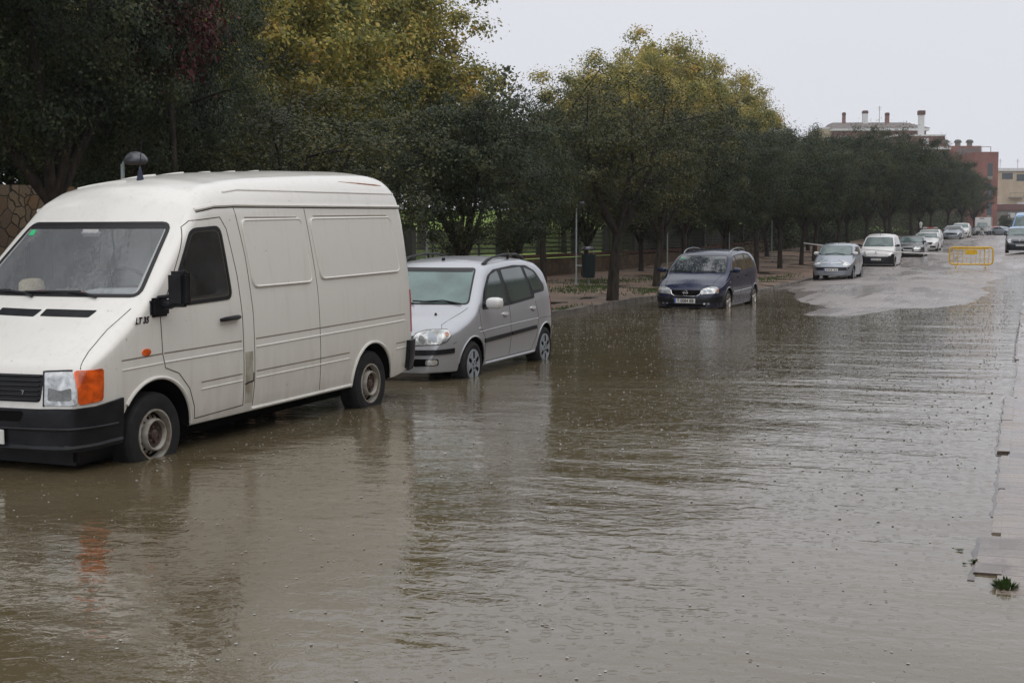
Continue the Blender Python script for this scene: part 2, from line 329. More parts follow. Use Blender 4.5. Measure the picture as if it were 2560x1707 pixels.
def lin(pts, sm=0.0):
    xs = np.array([p[0] for p in pts], float); ys = np.array([p[1] for p in pts], float)
    if sm == 0: return lambda u: float(np.interp(u, xs, ys))
    k = np.linspace(-1, 1, 9); w = (1-k*k)+0.05; w /= w.sum()
    return lambda u: float((np.interp(u+k*sm*min(1.0, max(0.02, min((u-xs[0])/sm, (xs[-1]-u)/sm))), xs, ys)*w).sum())
def rounded(poly, r, n=4):
    out = []; m = len(poly)
    for i in range(m):
        p0, p, p1 = Vector(poly[i-1]), Vector(poly[i]), Vector(poly[(i+1) % m])
        a, b = (p0-p), (p1-p); ra = min(r, a.length*0.45); rb = min(r, b.length*0.45)
        s, e2 = p+a.normalized()*ra, p+b.normalized()*rb
        for k in range(n+1):
            t = k/n; q = s*(1-t)**2+p*2*t*(1-t)+e2*t*t; out.append((q.x, q.y))
    return out
def inside(p, poly):
    c = False; n = len(poly); x, y = p
    for i in range(n):
        x1, y1 = poly[i]; x2, y2 = poly[i-1]
        if (y1 > y) != (y2 > y) and x < (x2-x1)*(y-y1)/(y2-y1)+x1: c = not c
    return c

# ------------------------------------------------------------------ vehicle builder
# body coordinates: u = metres behind the front bumper, y = left(+), z = up.  object x = fo-u
class Vehicle:
    def __init__(s, name, sp, body_mat, hubpos, yaw, pitch=0.0, res=1.0):
        s.sp = sp; s.fo = sp['fo']; s.name = name; s.wr = sp['wr']
        s.root = empty(name, hubpos, (0, pitch, yaw)); s.L = sp['top'][-1][0]
        s.top = lin(sp['top'], sp.get('sm', 0.05)); s.bot = lin(sp['bot'], 0.05); s.plan = lin(sp['plan'], 0.06)
        s.belt = lin(sp['belt'], 0.1); s.rt = lin(sp['rt'], 0.08); s.kf = lin(sp['kf'], 0.1); s.kr = lin(sp['kr'], 0.1)
        s.rh = lin(sp['rh'], 0.1); s.cr = lin(sp['crown'], 0.1); s.W = max(p[1] for p in sp['plan'])
        s.body_mat = body_mat; s.res = res; s.uC = sp.get('uC', 0.6)
        s.body = s.loft()
    def width(s, u, z):
        sp = s.sp; w = s.plan(u); zm = sp['zm']; zb = s.bot(u); be = s.belt(u); y = w
        if z < zm: y -= sp['tuck']*((zm-z)/max(0.05, zm-zb))**2
        if z > zm: y -= sp['sh']*((min(z, be)-zm)/max(0.05, be-zm))**2
        if z > be: y -= sp['tum']*(z-be)+sp.get('tum2', 0)*(z-be)**2
        return y
    def warp(s, u, y):
        k = (y/s.W)**2
        return u+s.kf(u)*k-s.kr(u)*k
    def section(s, u, ns=18):
        zt, zb, cr = s.top(u), s.bot(u), s.cr(u); zte = zt-cr
        rz = min(s.rt(u), (zte-zb)*0.45); pts = []
        wb = s.width(u, zb+0.03)
        pts += [(0, zb), (wb*0.5, zb), (wb-0.04, zb), (wb-0.01, zb+0.012)]
        z1 = zte-rz
        for i in range(ns):
            z = (zb+0.04)+(z1-zb-0.04)*i/(ns-1); pts.append((s.width(u, z), z))
        w1 = s.width(u, z1); rh = s.rh(u); lean = (s.width(u, z1)-s.width(u, zte))
        for i in range(1, 7):
            a = math.pi/2*i/6; pts.append((w1-rh*(1-math.cos(a))-lean*math.sin(a), z1+rz*math.sin(a)))
        we = pts[-1][0]
        for i in range(1, 7):
            y = we*(1-i/6); pts.append((y, zt-cr*(y/we)**2))
        return pts
    def loft(s):
        L = s.L; us = [0.0, 0.006, 0.014, 0.025, 0.04, 0.06, 0.085, 0.115, 0.15, 0.19, 0.235]
        st = 0.05/s.res; u = 0.28
        while u < L-0.28: us.append(u); u += st
        us += [L-x for x in (0.235, 0.19, 0.15, 0.115, 0.085, 0.06, 0.04, 0.025, 0.014, 0.006, 0.0)]
        V = []; F = []; rows = []
        def ring(u, sc=1.0):
            P = s.section(u); zc = (P[0][1]+P[-1][1])/2; half = [(y*sc, zc+(z-zc)*sc) for y, z in P]
            idx = []; n = len(half)
            for (y, z) in half: V.append((s.fo-s.warp(u, y), y, z)); idx.append(len(V)-1)
            for (y, z) in half[-2:0:-1]: V.append((s.fo-s.warp(u, -y), -y, z)); idx.append(len(V)-1)
            return idx
        for sc in (0.15, 0.35, 0.55, 0.75, 0.9): rows.append(ring(0.0, sc))
        for u in us: rows.append(ring(u))
        for sc in (0.9, 0.75, 0.55, 0.35, 0.15): rows.append(ring(L, sc))
        for a, b in zip(rows[:-1], rows[1:]):
            n = len(a)
            for i in range(n): F.append((a[i], a[(i+1) % n], b[(i+1) % n], b[i]))
        F.append(tuple(rows[0])[::-1]); F.append(tuple(rows[-1]))
        me = bpy.data.meshes.new('body'); me.from_pydata(V, [], F); me.validate()
        bm = bmesh.new(); bm.from_mesh(me); bmesh.ops.remove_doubles(bm, verts=bm.verts[:], dist=0.0004)
        bmesh.ops.recalc_face_normals(bm, faces=bm.faces[:]); bm.to_mesh(me)
        s.bvh = BVHTree.FromBMesh(bm); bm.free()
        return add_obj('body', me, s.body_mat, s.root, True, 0.7)
    def hit(s, view, a, b):
        """view L/R: (u,z); F/B: (y,z); T: (u,y)"""
        if view == 'L': o, d = Vector((s.fo-a, 3, b)), Vector((0, -1, 0))
        elif view == 'R': o, d = Vector((s.fo-a, -3, b)), Vector((0, 1, 0))
        elif view == 'F': o, d = Vector((s.fo+3, a, b)), Vector((-1, 0, 0))
        elif view == 'B': o, d = Vector((s.fo-s.L-3, a, b)), Vector((1, 0, 0))
        elif view == 'T': o, d = Vector((s.fo-a, b, 5)), Vector((0, 0, -1))
        elif view == 'D': o, d = Vector((s.fo, s.W, b))+Vector((1, 1, 0)).normalized()*3+Vector((-1, 1, 0)).normalized()*a, Vector((-1, -1, 0)).normalized()
        elif view == 'E': o, d = Vector((s.fo, -s.W, b))+Vector((1, -1, 0)).normalized()*3+Vector((-1, -1, 0)).normalized()*a, Vector((-1, 1, 0)).normalized()
        elif view == 'W': o, d = Vector((s.fo-s.uC, 0, b)), Vector((math.cos(a), math.sin(a), 0))
        elif view == 'V': o, d = Vector((s.fo-s.L+s.uC, 0, b)), Vector((-math.cos(a), math.sin(a), 0))
        if view in 'WV':
            h = s.bvh.ray_cast(o, d)
            if h[0] is None: return o+d, d
            return h[0], (h[1] if h[1].dot(d) > 0 else -h[1])
        h = s.bvh.ray_cast(o, d)
        if h[0] is None:
            n = s.bvh.find_nearest(o+d*3); return n[0], -d
        nn = h[1] if h[1].dot(d) < 0 else -h[1]
        return h[0], nn
    def patch(s, name, poly, view, mat, off=0.006, rnd_=0.0, res=0.05, parent=None, skirt=0.02, bulge=0.0):
        if rnd_: poly = rounded(poly, rnd_)
        # densify boundary
        P = []
        for i in range(len(poly)):
            a, b = Vector(poly[i]), Vector(poly[(i+1) % len(poly)]); n = max(1, int((b-a).length/res+0.99))
            for k in range(n): q = a.lerp(b, k/n); P.append((q.x, q.y))
        nb = len(P); xs = [p[0] for p in P]; ys = [p[1] for p in P]
        pts = [Vector(p) for p in P]
        x = min(xs)+res/2
        while x < max(xs):
            y = min(ys)+res/2
            while y < max(ys):
                if inside((x, y), P) and min((Vector((x, y))-q).length for q in pts[:nb]) > res*0.4: pts.append(Vector((x, y)))
                y += res
            x += res
        r = geometry.delaunay_2d_cdt(pts, [], [list(range(nb))], 1, 1e-6)
        vs2, fs2 = r[0], r[2]; orig = r[3]
        V = []; base = []
        for v in vs2:
            p, n = s.hit(view, v.x, v.y)
            bb = 0
            if bulge: bb = bulge*min(1, min((v-q).length for q in pts[:nb])/0.06)
            V.append(p+n*(off+bb)); base.append((p, n))
        F = [tuple(f) for f in fs2]
        # skirt
        inv = {}
        for i, ol in enumerate(orig):
            for q in ol: inv[q] = i
        loop = [inv[i] for i in range(nb) if i in inv]
        n0 = len(V); m = len(loop)
        for i in loop: V.append(base[i][0]-base[i][1]*skirt)
        for k in range(m):
            F.append((loop[k], loop[(k+1) % m], n0+(k+1) % m, n0+k))
        me = bpy.data.meshes.new(name); me.from_pydata([tuple(v) for v in V], [], F); me.validate()
        bm = bmesh.new(); bm.from_mesh(me); bmesh.ops.recalc_face_normals(bm, faces=bm.faces[:])
        # make sure the outside faces outwards
        f0 = bm.faces[:][0]
        c = sum((Vector(v) for v in V[:n0]), Vector())/n0
        bm.faces.ensure_lookup_table()
        if bm.faces[0].normal.dot(base[0][1]) < 0: bmesh.ops.reverse_faces(bm, faces=bm.faces[:])
        bm.to_mesh(me); bm.free()
        return add_obj(name, me, mat, parent or s.root, True, 0.5)
    def line(s, name, pts, view, w, mat, off=0.002, closed=False, parent=None, res=0.04, bead=False, mbs=None):
        Q = []
        seq = pts+[pts[0]] if closed else pts
        for a, b in zip(seq[:-1], seq[1:]):
            a, b = Vector(a), Vector(b); n = max(1, int((b-a).length/res+0.99))
            for k in range(n): Q.append(a.lerp(b, k/n))
        Q.append(Vector(seq[-1]))
        mb = mbs or MB()
        H = [s.hit(view, q.x, q.y) for q in Q]
        if bead:
            mb.tube([p+n*off for p, n in H], w, n=6)
        else:
            vs = []; n = len(H)
            for i, (p, nn) in enumerate(H):
                d = (H[min(i+1, n-1)][0]-H[max(i-1, 0)][0]).normalized(); sd_ = d.cross(nn).normalized()*w/2
                vs += [p+nn*off+sd_, p+nn*off-sd_, p-nn*0.004+sd_*1.0, p-nn*0.004-sd_]
            fs = []
            for i in range(n-1):
                a = i*4; b = a+4; fs += [(a, a+1, b+1, b), (a+1, a+3, b+3, b+1), (a+2, a, b, b+2)]
            mb.add(vs, fs)
        if mbs is None: return mb.build(name, mat, parent or s.root, True, 0.5)
    def arches(s, r, dy=0.30, flat_=1.0):
        zc = s.wr
        for i, ux in enumerate((s.sp['fo'], s.sp['fo']+s.sp['wb'])):
            mb = MB(); n = 40; prof = []
            rr = r[i] if isinstance(r, (list, tuple)) else r
            for sgn in (1, -1):
                poly = [(s.fo-ux+rr*math.cos(2*math.pi*k/n), zc+rr*flat_*math.sin(2*math.pi*k/n)) for k in range(n)]
                mb.prism(poly, sgn*(s.W-dy), sgn*(s.W+0.2), 'Y')
            c = mb.build('cut', M['dark'], s.root, False); boolean(s.body, c)
    def wheels(s, style, w=0.19, inset=0.03, ry=None):
        r = s.wr; protos = None
        for ux in (0, s.sp['wb']):
            for sgn in (1, -1):
                yo = sgn*(s.W-inset)
                if protos is None:
                    k = s.make_wheel(style, r, w); protos = k
                else: k = copy_tree(protos, s.root)
                k.location = (-ux, yo, r); k.rotation_euler = (0, 0 if sgn > 0 else 0.7, 0 if sgn > 0 else math.pi)
    def make_wheel(s, style, r, w):
        rr = r*{'steel': 0.60, 'cap': 0.64, 'alloy': 0.68}[style]
        mb = MB().lathe([(rr*0.93, -w*0.9), (rr*0.93, -0.06), (0.02, -0.06), (0.0, -0.06)], n=24)
        hub = mb.build('wheel', M['dark'], s.root)
        t = MB(); prof = [(rr*0.97, -0.03), (rr*1.04, 0.0), ((rr+r)/2, 0.012), (r*0.93, 0.0), (r*0.985, -0.022), (r, -0.05), (r, -w+0.05), (r*0.985, -w+0.022), (r*0.9, -w), (rr, -w+0.02)]
        t.lathe(prof, n=40)
        for g in (-0.07, -w/2, -w+0.07): t.lathe([(r+0.001, g-0.004), (r-0.004, g), (r+0.001, g+0.004)], n=40)
        t.build('tyre', M['rubber'], hub)
        m = MB()
        if style == 'steel':
            # rim lip, deep barrel, dished disc with slots, raised bowl and nuts
            m.lathe([(rr*1.01, -0.012), (rr*1.0, 0.004), (rr*0.93, 0.004), (rr*0.90, -0.02), (rr*0.88, -0.075), (rr*0.80, -0.085)], n=40)
            ri, ro = rr*0.60, rr*0.88; n = 14; zo, zi = -0.075, -0.035
            for k in range(n):
                a0 = 2*math.pi*(k+0.18)/n; a1 = 2*math.pi*(k+0.82)/n; vs = []
                for rad, h in ((ro, zo), (ri, zi)):
                    for q in range(5):
                        a = a0+(a1-a0)*q/4; vs.append((rad*math.cos(a), h, rad*math.sin(a)))
                m.add(vs, [(q, q+1, q+6, q+5) for q in range(4)])
            rim = m.build('rim', M['steel'], hub)
            b = MB().lathe([(ri*1.05, -0.04), (ri*1.06, 0.0), (ri*1.0, 0.016), (ri*0.93, 0.016), (ri*0.88, 0.004), (ri*0.86, -0.02)], n=36)
            b.build('rim_bowl', M['steel'], rim)
            c = MB().lathe([(ri*0.90, -0.010), (ri*0.80, -0.026), (ri*0.35, -0.030), (ri*0.34, -0.005), (ri*0.2, 0.004), (0.0, 0.006)], n=30)
            for k in range(6):
                a = 2*math.pi*k/6+0.3; c.lathe([(0.013, -0.03), (0.012, -0.006), (0.0, -0.004)], c=(ri*0.52*math.cos(a), 0, ri*0.52*math.sin(a)), n=6)
            c.build('wheel_nuts', M['steel_in'], rim)
        elif style == 'cap':
            m.lathe([(rr*1.03, -0.01), (rr*1.02, 0.008), (rr*0.93, 0.012), (rr*0.90, 0.006)], n=40)
            m.lathe([(rr*0.42, 0.008), (rr*0.30, 0.018), (0.0, 0.020)], n=36)
            for k in range(6):
                a = 2*math.pi*k/6; vs = []
                for rad, hw, h in ((rr*0.40, 0.30, 0.010), (rr*0.62, 0.30, 0.012), (rr*0.92, 0.40, 0.010)):
                    for q in (-1, 0, 1): vs.append((rad*math.cos(a+q*hw), h+(0.004 if q == 0 else 0), rad*math.sin(a+q*hw)))
                m.add(vs, [(0, 1, 4, 3), (1, 2, 5, 4), (3, 4, 7, 6), (4, 5, 8, 7)])
            m.build('rim', M['cap'], hub)
            c = MB()
            for k in range(5):
                a = 2*math.pi*k/5+0.3; c.lathe([(0.014, 0.018), (0.012, 0.023), (0, 0.023)], c=(rr*0.24*math.cos(a), 0, rr*0.24*math.sin(a)), n=8)
            c.build('wheel_nuts', M['plastic'], hub)
        else:
            m.lathe([(rr*1.02, -0.012), (rr*1.01, 0.006), (rr*0.93, 0.006), (rr*0.88, -0.05)], n=40)
            m.lathe([(rr*0.30, -0.03), (rr*0.26, 0.004), (rr*0.12, 0.01), (0.0, 0.01)], n=24)
            for k in range(5):
                a = 2*math.pi*k/5+0.2; vs = []
                for rad, hw, h in ((rr*0.22, 0.55, -0.004), (rr*0.55, 0.20, -0.006), (rr*0.92, 0.17, -0.002)):
                    for q in (-1, 0, 1): vs.append((rad*math.cos(a+q*hw), h+(0.010 if q == 0 else -0.006), rad*math.sin(a+q*hw)))
                m.add(vs, [(0, 1, 4, 3), (1, 2, 5, 4), (3, 4, 7, 6), (4, 5, 8, 7)])
            m.build('rim', M['alloy'], hub)
        return hub
    def mirror_part(s, u, z, w=0.16, h=0.13, mat=None, sides=(1, -1), stalk=None, d=0.10, gap=0.06):
        for sg in sides:
            p, n = s.hit('L' if sg > 0 else 'R', u, z)
            mb = MB(); c = p+Vector((0, sg*(gap+w/2), 0.02)); bm = bmesh.new(); bmesh.ops.create_uvsphere(bm, u_segments=16, v_segments=10, radius=1)
            for v in bm.verts:
                x, y, zz = v.co; e1 = 0.7
                f = lambda q: math.copysign(abs(q)**e1, q)
                v.co = (f(x)*d*0.6+0.02*abs(y), f(y)*w/2, f(zz)*h/2)
                if v.co.x < -d*0.25: v.co.x = -d*0.25
                v.co += c
            bm.verts.index_update(); mb.add([v.co[:] for v in bm.verts], [[v.index for v in f.verts] for f in bm.faces]); bm.free()
            o = mb.build('mirror', mat or s.body_mat, s.root)
            MB().tube([p-Vector((0, sg*0.02, 0)), p+Vector((0.0, sg*(gap+w*0.3), -0.01))], [0.03, 0.022], n=8).build('mirror_arm', M['plastic'], o)
            MB().box((c.x-d*0.26, c.y, c.z), (0.006, w*0.84, h*0.82), bev=0.002).build('mirror_glass', M['chrome'], o)
    def plate(s, y, z, text=None, view='F', u=None, smudge=False):
        p, n = s.hit(view, y, z); x = p.x+(0.012 if view == 'F' else -0.012)
        sg = 1 if view == 'F' else -1
        o = MB().box((x, y, z), (0.012, 0.52, 0.11), bev=0.004).build('number_plate', M['plate'], s.root)
        MB().box((x+0.0075*sg, y-0.238*sg, z), (0.003, 0.035, 0.1)).build('plate_band', M['plateblue'], o)
        if text:
            add_text(text, 0.112, (x+0.0085*sg, y+0.017*sg, z), o, M['ink'], sx=0.86, bold=0.0015)
        if smudge:
            m = MB()
            for k in range(7): 
                if k != 4: m.box((x+0.0072*sg, y-0.16+k*0.06, z), (0.003, 0.026, 0.055))
            m.build('lettering', M['lensdark'], o, False)
        return o
def add_text(body, size, loc, parent, mat, rot=(math.pi/2, 0, math.pi/2), sx=1.0, name='lettering', shear=0, align='CENTER', bold=0.0):
    cu = bpy.data.curves.new('t', 'FONT'); cu.body = body; cu.size = size; cu.align_x = align; cu.align_y = 'CENTER'; cu.extrude = 0.0008; cu.shear = shear; cu.offset = bold
    to = bpy.data.objects.new('t', cu); scn.collection.objects.link(to)
    me = bpy.data.meshes.new_from_object(to.evaluated_get(bpy.context.evaluated_depsgraph_get()))
    bpy.data.objects.remove(to); o = add_obj(name, me, mat, parent, False); o.location = loc; o.rotation_euler = rot; o.scale = (sx, 1, 1)
    return o

# ------------------------------------------------------------------ terrain
PROF = [(-60, 0), (48, 0), (60, 0.02), (73, 0.05), (88, 0.33), (105, 0.62), (125, 1.0), (143, 1.38), (152, 1.52), (180, 1.70), (220, 1.80), (400, 1.85), (3000, 1.85)]
prof = lin(PROF)
SHORE = [(-7.66, 45.4), (-6.8, 42.6), (-5.8, 37.9), (-4.7, 33.9), (-4.3, 30.9), (-3.76, 29.9), (-3.2, 31.1), (-2.95, 34.1), (-2.0, 34.9), (-1.5, 38.8), (-1.25, 45.2), (-1.4, 57.6), (-1.5, 70), (-1.0, 76), (4, 80), (8, 400), (-12, 400), (-10, 60), (-8.3, 50)]
def hsh(i, j): 
    n = math.sin(i*127.1+j*311.7)*43758.5453; return n-math.floor(n)
def vnoise(x, y):
    i, j = math.floor(x), math.floor(y); fx, fy = x-i, y-j; fx = fx*fx*(3-2*fx); fy = fy*fy*(3-2*fy)
    return (hsh(i, j)*(1-fx)+hsh(i+1, j)*fx)*(1-fy)+(hsh(i, j+1)*(1-fx)+hsh(i+1, j+1)*fx)*fy
def segd(x, y, poly):
    best = 1e9; n = len(poly)
    for i in range(n):
        x1, y1 = poly[i-1]; x2, y2 = poly[i]; dx, dy = x2-x1, y2-y1
        t = max(0, min(1, ((x-x1)*dx+(y-y1)*dy)/(dx*dx+dy*dy))); d = math.hypot(x-x1-t*dx, y-y1-t*dy)
        if d < best: best = d
    return best
def road_z(x, y):
    d = segd(x, y, SHORE)
    z = min(d*0.05, 0.12) if inside((x, y), SHORE) else -min(d*0.036, 0.165)
    fade = 1.0 if y < 78 else max(0.35, 1-(y-78)/40)
    nz = (vnoise(x*0.9, y*0.35)-0.5)*0.030+(vnoise(x*3.1, y*1.3)-0.5)*0.012
    if y > 75 and x > -3: z += 0.10*min(1, (x+3)/4)*min(1, (y-75)/10)
    return prof(y)+z*fade+nz
def kerb_x(y):
    if y < 37.2: return -9.66+0.04*math.sin(y*0.7)
    if y < 39.2: return -9.66+(y-37.2)/2*2.1
    return -7.60-0.35*min(1, (y-39.2)/20)
def pave_z(x, y):
    k = kerb_x(y); d = k-x
    return prof(y)+0.085+0.02*max(0, d)*0.9+(vnoise(x*1.3+5, y*1.3)-0.5)*0.05+(0.15 if 60 < y < 84 else 0)*min(1, max(0, (min(y-60, 84-y))/6))*min(1, max(0, d)/3)
def grid_obj(name, xs, ys, zf, mat, label=None, cat=None, kind='structure'):
    V = [(x if not callable(xs) else 0, y, 0) for y in ys for x in ([0])] if False else []
    F = []
    nx = len(xs(ys[0])) if callable(xs) else len(xs)
    for y in ys:
        row = xs(y) if callable(xs) else xs
        for x in row: V.append((x, y, zf(x, y)))
    for j in range(len(ys)-1):
        for i in range(nx-1):
            a = j*nx+i; F.append((a, a+1, a+nx+1, a+nx))
    me = bpy.data.meshes.new(name); me.from_pydata(V, [], F)
    o = add_obj(name, me, mat, None, True, 1.2)
    return tag(o, label, cat, None, kind)
def steps(a, b, s0, s1=None):
    out = [a]; 
    while out[-1] < b-1e-6:
        t = (out[-1]-a)/(b-a); out.append(min(b, out[-1]+(s0 if s1 is None else s0+(s1-s0)*t)))
    return out
YS = steps(-8, 60, 0.3)+steps(60, 330, 0.6, 6)[1:]

# wet asphalt
def asphalt():
    m, t, b = new_mat('wet_asphalt'); L = t.links.new
    co = nd(t, 'ShaderNodeTexCoord')
    n1 = nd(t, 'ShaderNodeTexNoise', Scale=0.35, Detail=6); L(co.outputs['Object'], n1.inputs['Vector'])
    mp = nd(t, 'ShaderNodeMapping'); mp.inputs['Scale'].default_value = (1.0, 0.16, 1); L(co.outputs['Object'], mp.inputs[0])
    n2 = nd(t, 'ShaderNodeTexNoise', Scale=0.8, Detail=6, Roughness=0.6, Distortion=0.6); L(mp.outputs[0], n2.inputs['Vector'])
    r = nd(t, 'ShaderNodeValToRGB'); L(n1.outputs['Fac'], r.inputs[0]); el = r.color_ramp.elements
    el[0].position = 0.35; el[0].color = (0.19, 0.166, 0.156, 1); el[1].position = 0.65; el[1].color = (0.28, 0.245, 0.23, 1)
    n4 = nd(t, 'ShaderNodeTexNoise', Scale=14, Detail=6, Roughness=0.7); L(co.outputs['Object'], n4.inputs['Vector'])
    mm = nd(t, 'ShaderNodeMixRGB', blend_type='OVERLAY'); mm.inputs[0].default_value = 0.7; L(r.outputs[0], mm.inputs[1]); L(n4.outputs['Fac'], mm.inputs[2])
    # reddish-brown stains and cracks
    n5 = nd(t, 'ShaderNodeTexNoise', Scale=1.1, Detail=7, Distortion=1.4); L(mp.outputs[0], n5.inputs['Vector'])
    r5 = nd(t, 'ShaderNodeValToRGB'); L(n5.outputs['Fac'], r5.inputs[0]); r5.color_ramp.elements[0].position = 0.60; r5.color_ramp.elements[1].position = 0.67
    m5 = nd(t, 'ShaderNodeMixRGB'); m5.inputs[2].default_value = (0.13, 0.09, 0.078, 1); L(r5.outputs[0], m5.inputs[0]); L(mm.outputs[0], m5.inputs[1])
    L(m5.outputs[0], b.inputs['Base Color'])
    rr = nd(t, 'ShaderNodeMapRange'); rr.inputs[1].default_value = 0.44; rr.inputs[2].default_value = 0.58; rr.inputs[3].default_value = 0.20; rr.inputs[4].default_value = 0.42
    L(n2.outputs['Fac'], rr.inputs[0]); L(rr.outputs[0], b.inputs['Roughness'])
    bh = nd(t, 'ShaderNodeTexNoise', Scale=45, Detail=3); L(co.outputs['Object'], bh.inputs['Vector'])
    mb_ = nd(t, 'ShaderNodeMath', operation='MULTIPLY'); L(bh.outputs['Fac'], mb_.inputs[0]); L(rr.outputs[0], mb_.inputs[1])
    bp = nd(t, 'ShaderNodeBump', Strength=0.55, Distance=0.012); L(mb_.outputs[0], bp.inputs['Height']); L(bp.outputs[0], b.inputs['Normal'])
    return m
M['asphalt'] = asphalt()
grid_obj('road', lambda y: [kerb_x(y)-0.05+(q/24)*(( -0.12 if y < 30 else -0.12+min(6.0, (y-30)*0.06))-kerb_x(y)+0.05) for q in range(25)], YS, lambda x, y: road_z(x, y), M['asphalt'])

# kerbs, pavement
def left_pave_mat():
    m, t, b = new_mat('wet_sandy_pavement'); L = t.links.new
    co = nd(t, 'ShaderNodeTexCoord'); n1 = nd(t, 'ShaderNodeTexNoise', Scale=0.6, Detail=6, Distortion=0.5); L(co.outputs['Object'], n1.inputs['Vector'])
    r = nd(t, 'ShaderNodeValToRGB'); L(n1.outputs['Fac'], r.inputs[0]); el = r.color_ramp.elements
    el[0].position = 0.36; el[0].color = (0.07, 0.055, 0.045, 1); el[1].position = 0.6; el[1].color = (0.215, 0.145, 0.105, 1); el.new(0.46).color = (0.16, 0.11, 0.08, 1)
    n3 = nd(t, 'ShaderNodeTexNoise', Scale=22, Detail=5); L(co.outputs['Object'], n3.inputs['Vector'])
    mm = nd(t, 'ShaderNodeMixRGB', blend_type='OVERLAY'); mm.inputs[0].default_value = 0.5; L(r.outputs[0], mm.inputs[1]); L(n3.outputs['Fac'], mm.inputs[2]); L(mm.outputs[0], b.inputs['Base Color'])
    rr = nd(t, 'ShaderNodeMapRange'); rr.inputs[1].default_value = 0.38; rr.inputs[2].default_value = 0.46; rr.inputs[3].default_value = 0.07; rr.inputs[4].default_value = 0.6; L(n1.outputs['Fac'], rr.inputs[0]); L(rr.outputs[0], b.inputs['Roughness'])
    mb_ = nd(t, 'ShaderNodeMath', operation='MULTIPLY'); L(n3.outputs['Fac'], mb_.inputs[0]); L(rr.outputs[0], mb_.inputs[1])
    bp = nd(t, 'ShaderNodeBump', Strength=0.7, Distance=0.03); L(mb_.outputs[0], bp.inputs['Height']); L(bp.outputs[0], b.inputs['Normal'])
    return m
M['sand'] = left_pave_mat()
M['kerb'] = noise_mat('wet_kerb_stone', [(0.35, (0.09, 0.08, 0.07)), (0.65, (0.20, 0.18, 0.16))], scale=3, rough=0.25, rough2=0.6, bump=0.3)
grid_obj('left_pavement', lambda y: [kerb_x(y)-0.16-(q/14)*(17.2+kerb_x(y)-0.16) for q in range(15)], YS, pave_z, M['sand'])
def kerb_mesh():
    mb = MB(); vs = []; fs = []
    for y in YS:
        x = kerb_x(y); z = pave_z(x-0.16, y)+0.012
        vs += [(x, y, road_z(x, y)-0.15), (x, y, z), (x-0.17, y, z), (x-0.17, y, z-0.15)]
    for j in range(len(YS)-1):
        for i in range(3): a = j*4+i; fs.append((a, a+1, a+5, a+4))
    mb.add(vs, fs); return mb
tag(kerb_mesh().build('left_kerb', M['kerb'], None, True, 0.5), kind='structure')
M['earth'] = noise_mat('far_ground', [(0.35, (0.10, 0.09, 0.075)), (0.65, (0.17, 0.15, 0.13))], scale=0.2, rough=0.8)
grid_obj('ground', [-190, -120, -60, -30, -17, -12, -6, 0, 6, 12, 30, 60, 110], steps(-28, 122, 6)+[150, 200, 260, 330, 395], lambda x, y: prof(y)-0.40 if y < 325 else 1.6, M['earth'])
M['lawn'] = noise_mat('bright_lawn', [(0.35, (0.14, 0.22, 0.04)), (0.65, (0.24, 0.34, 0.06))], scale=0.8, rough=0.8, bump=0.6, bscale=30)
grid_obj('lawn_bank', steps(-70, -17.3, 1.5), steps(-6, 250, 4), lambda x, y: prof(y)+0.55+min(2.6, (-17.3-x)*0.14)+(vnoise(x*0.3, y*0.3)-0.5)*0.4, M['lawn'])

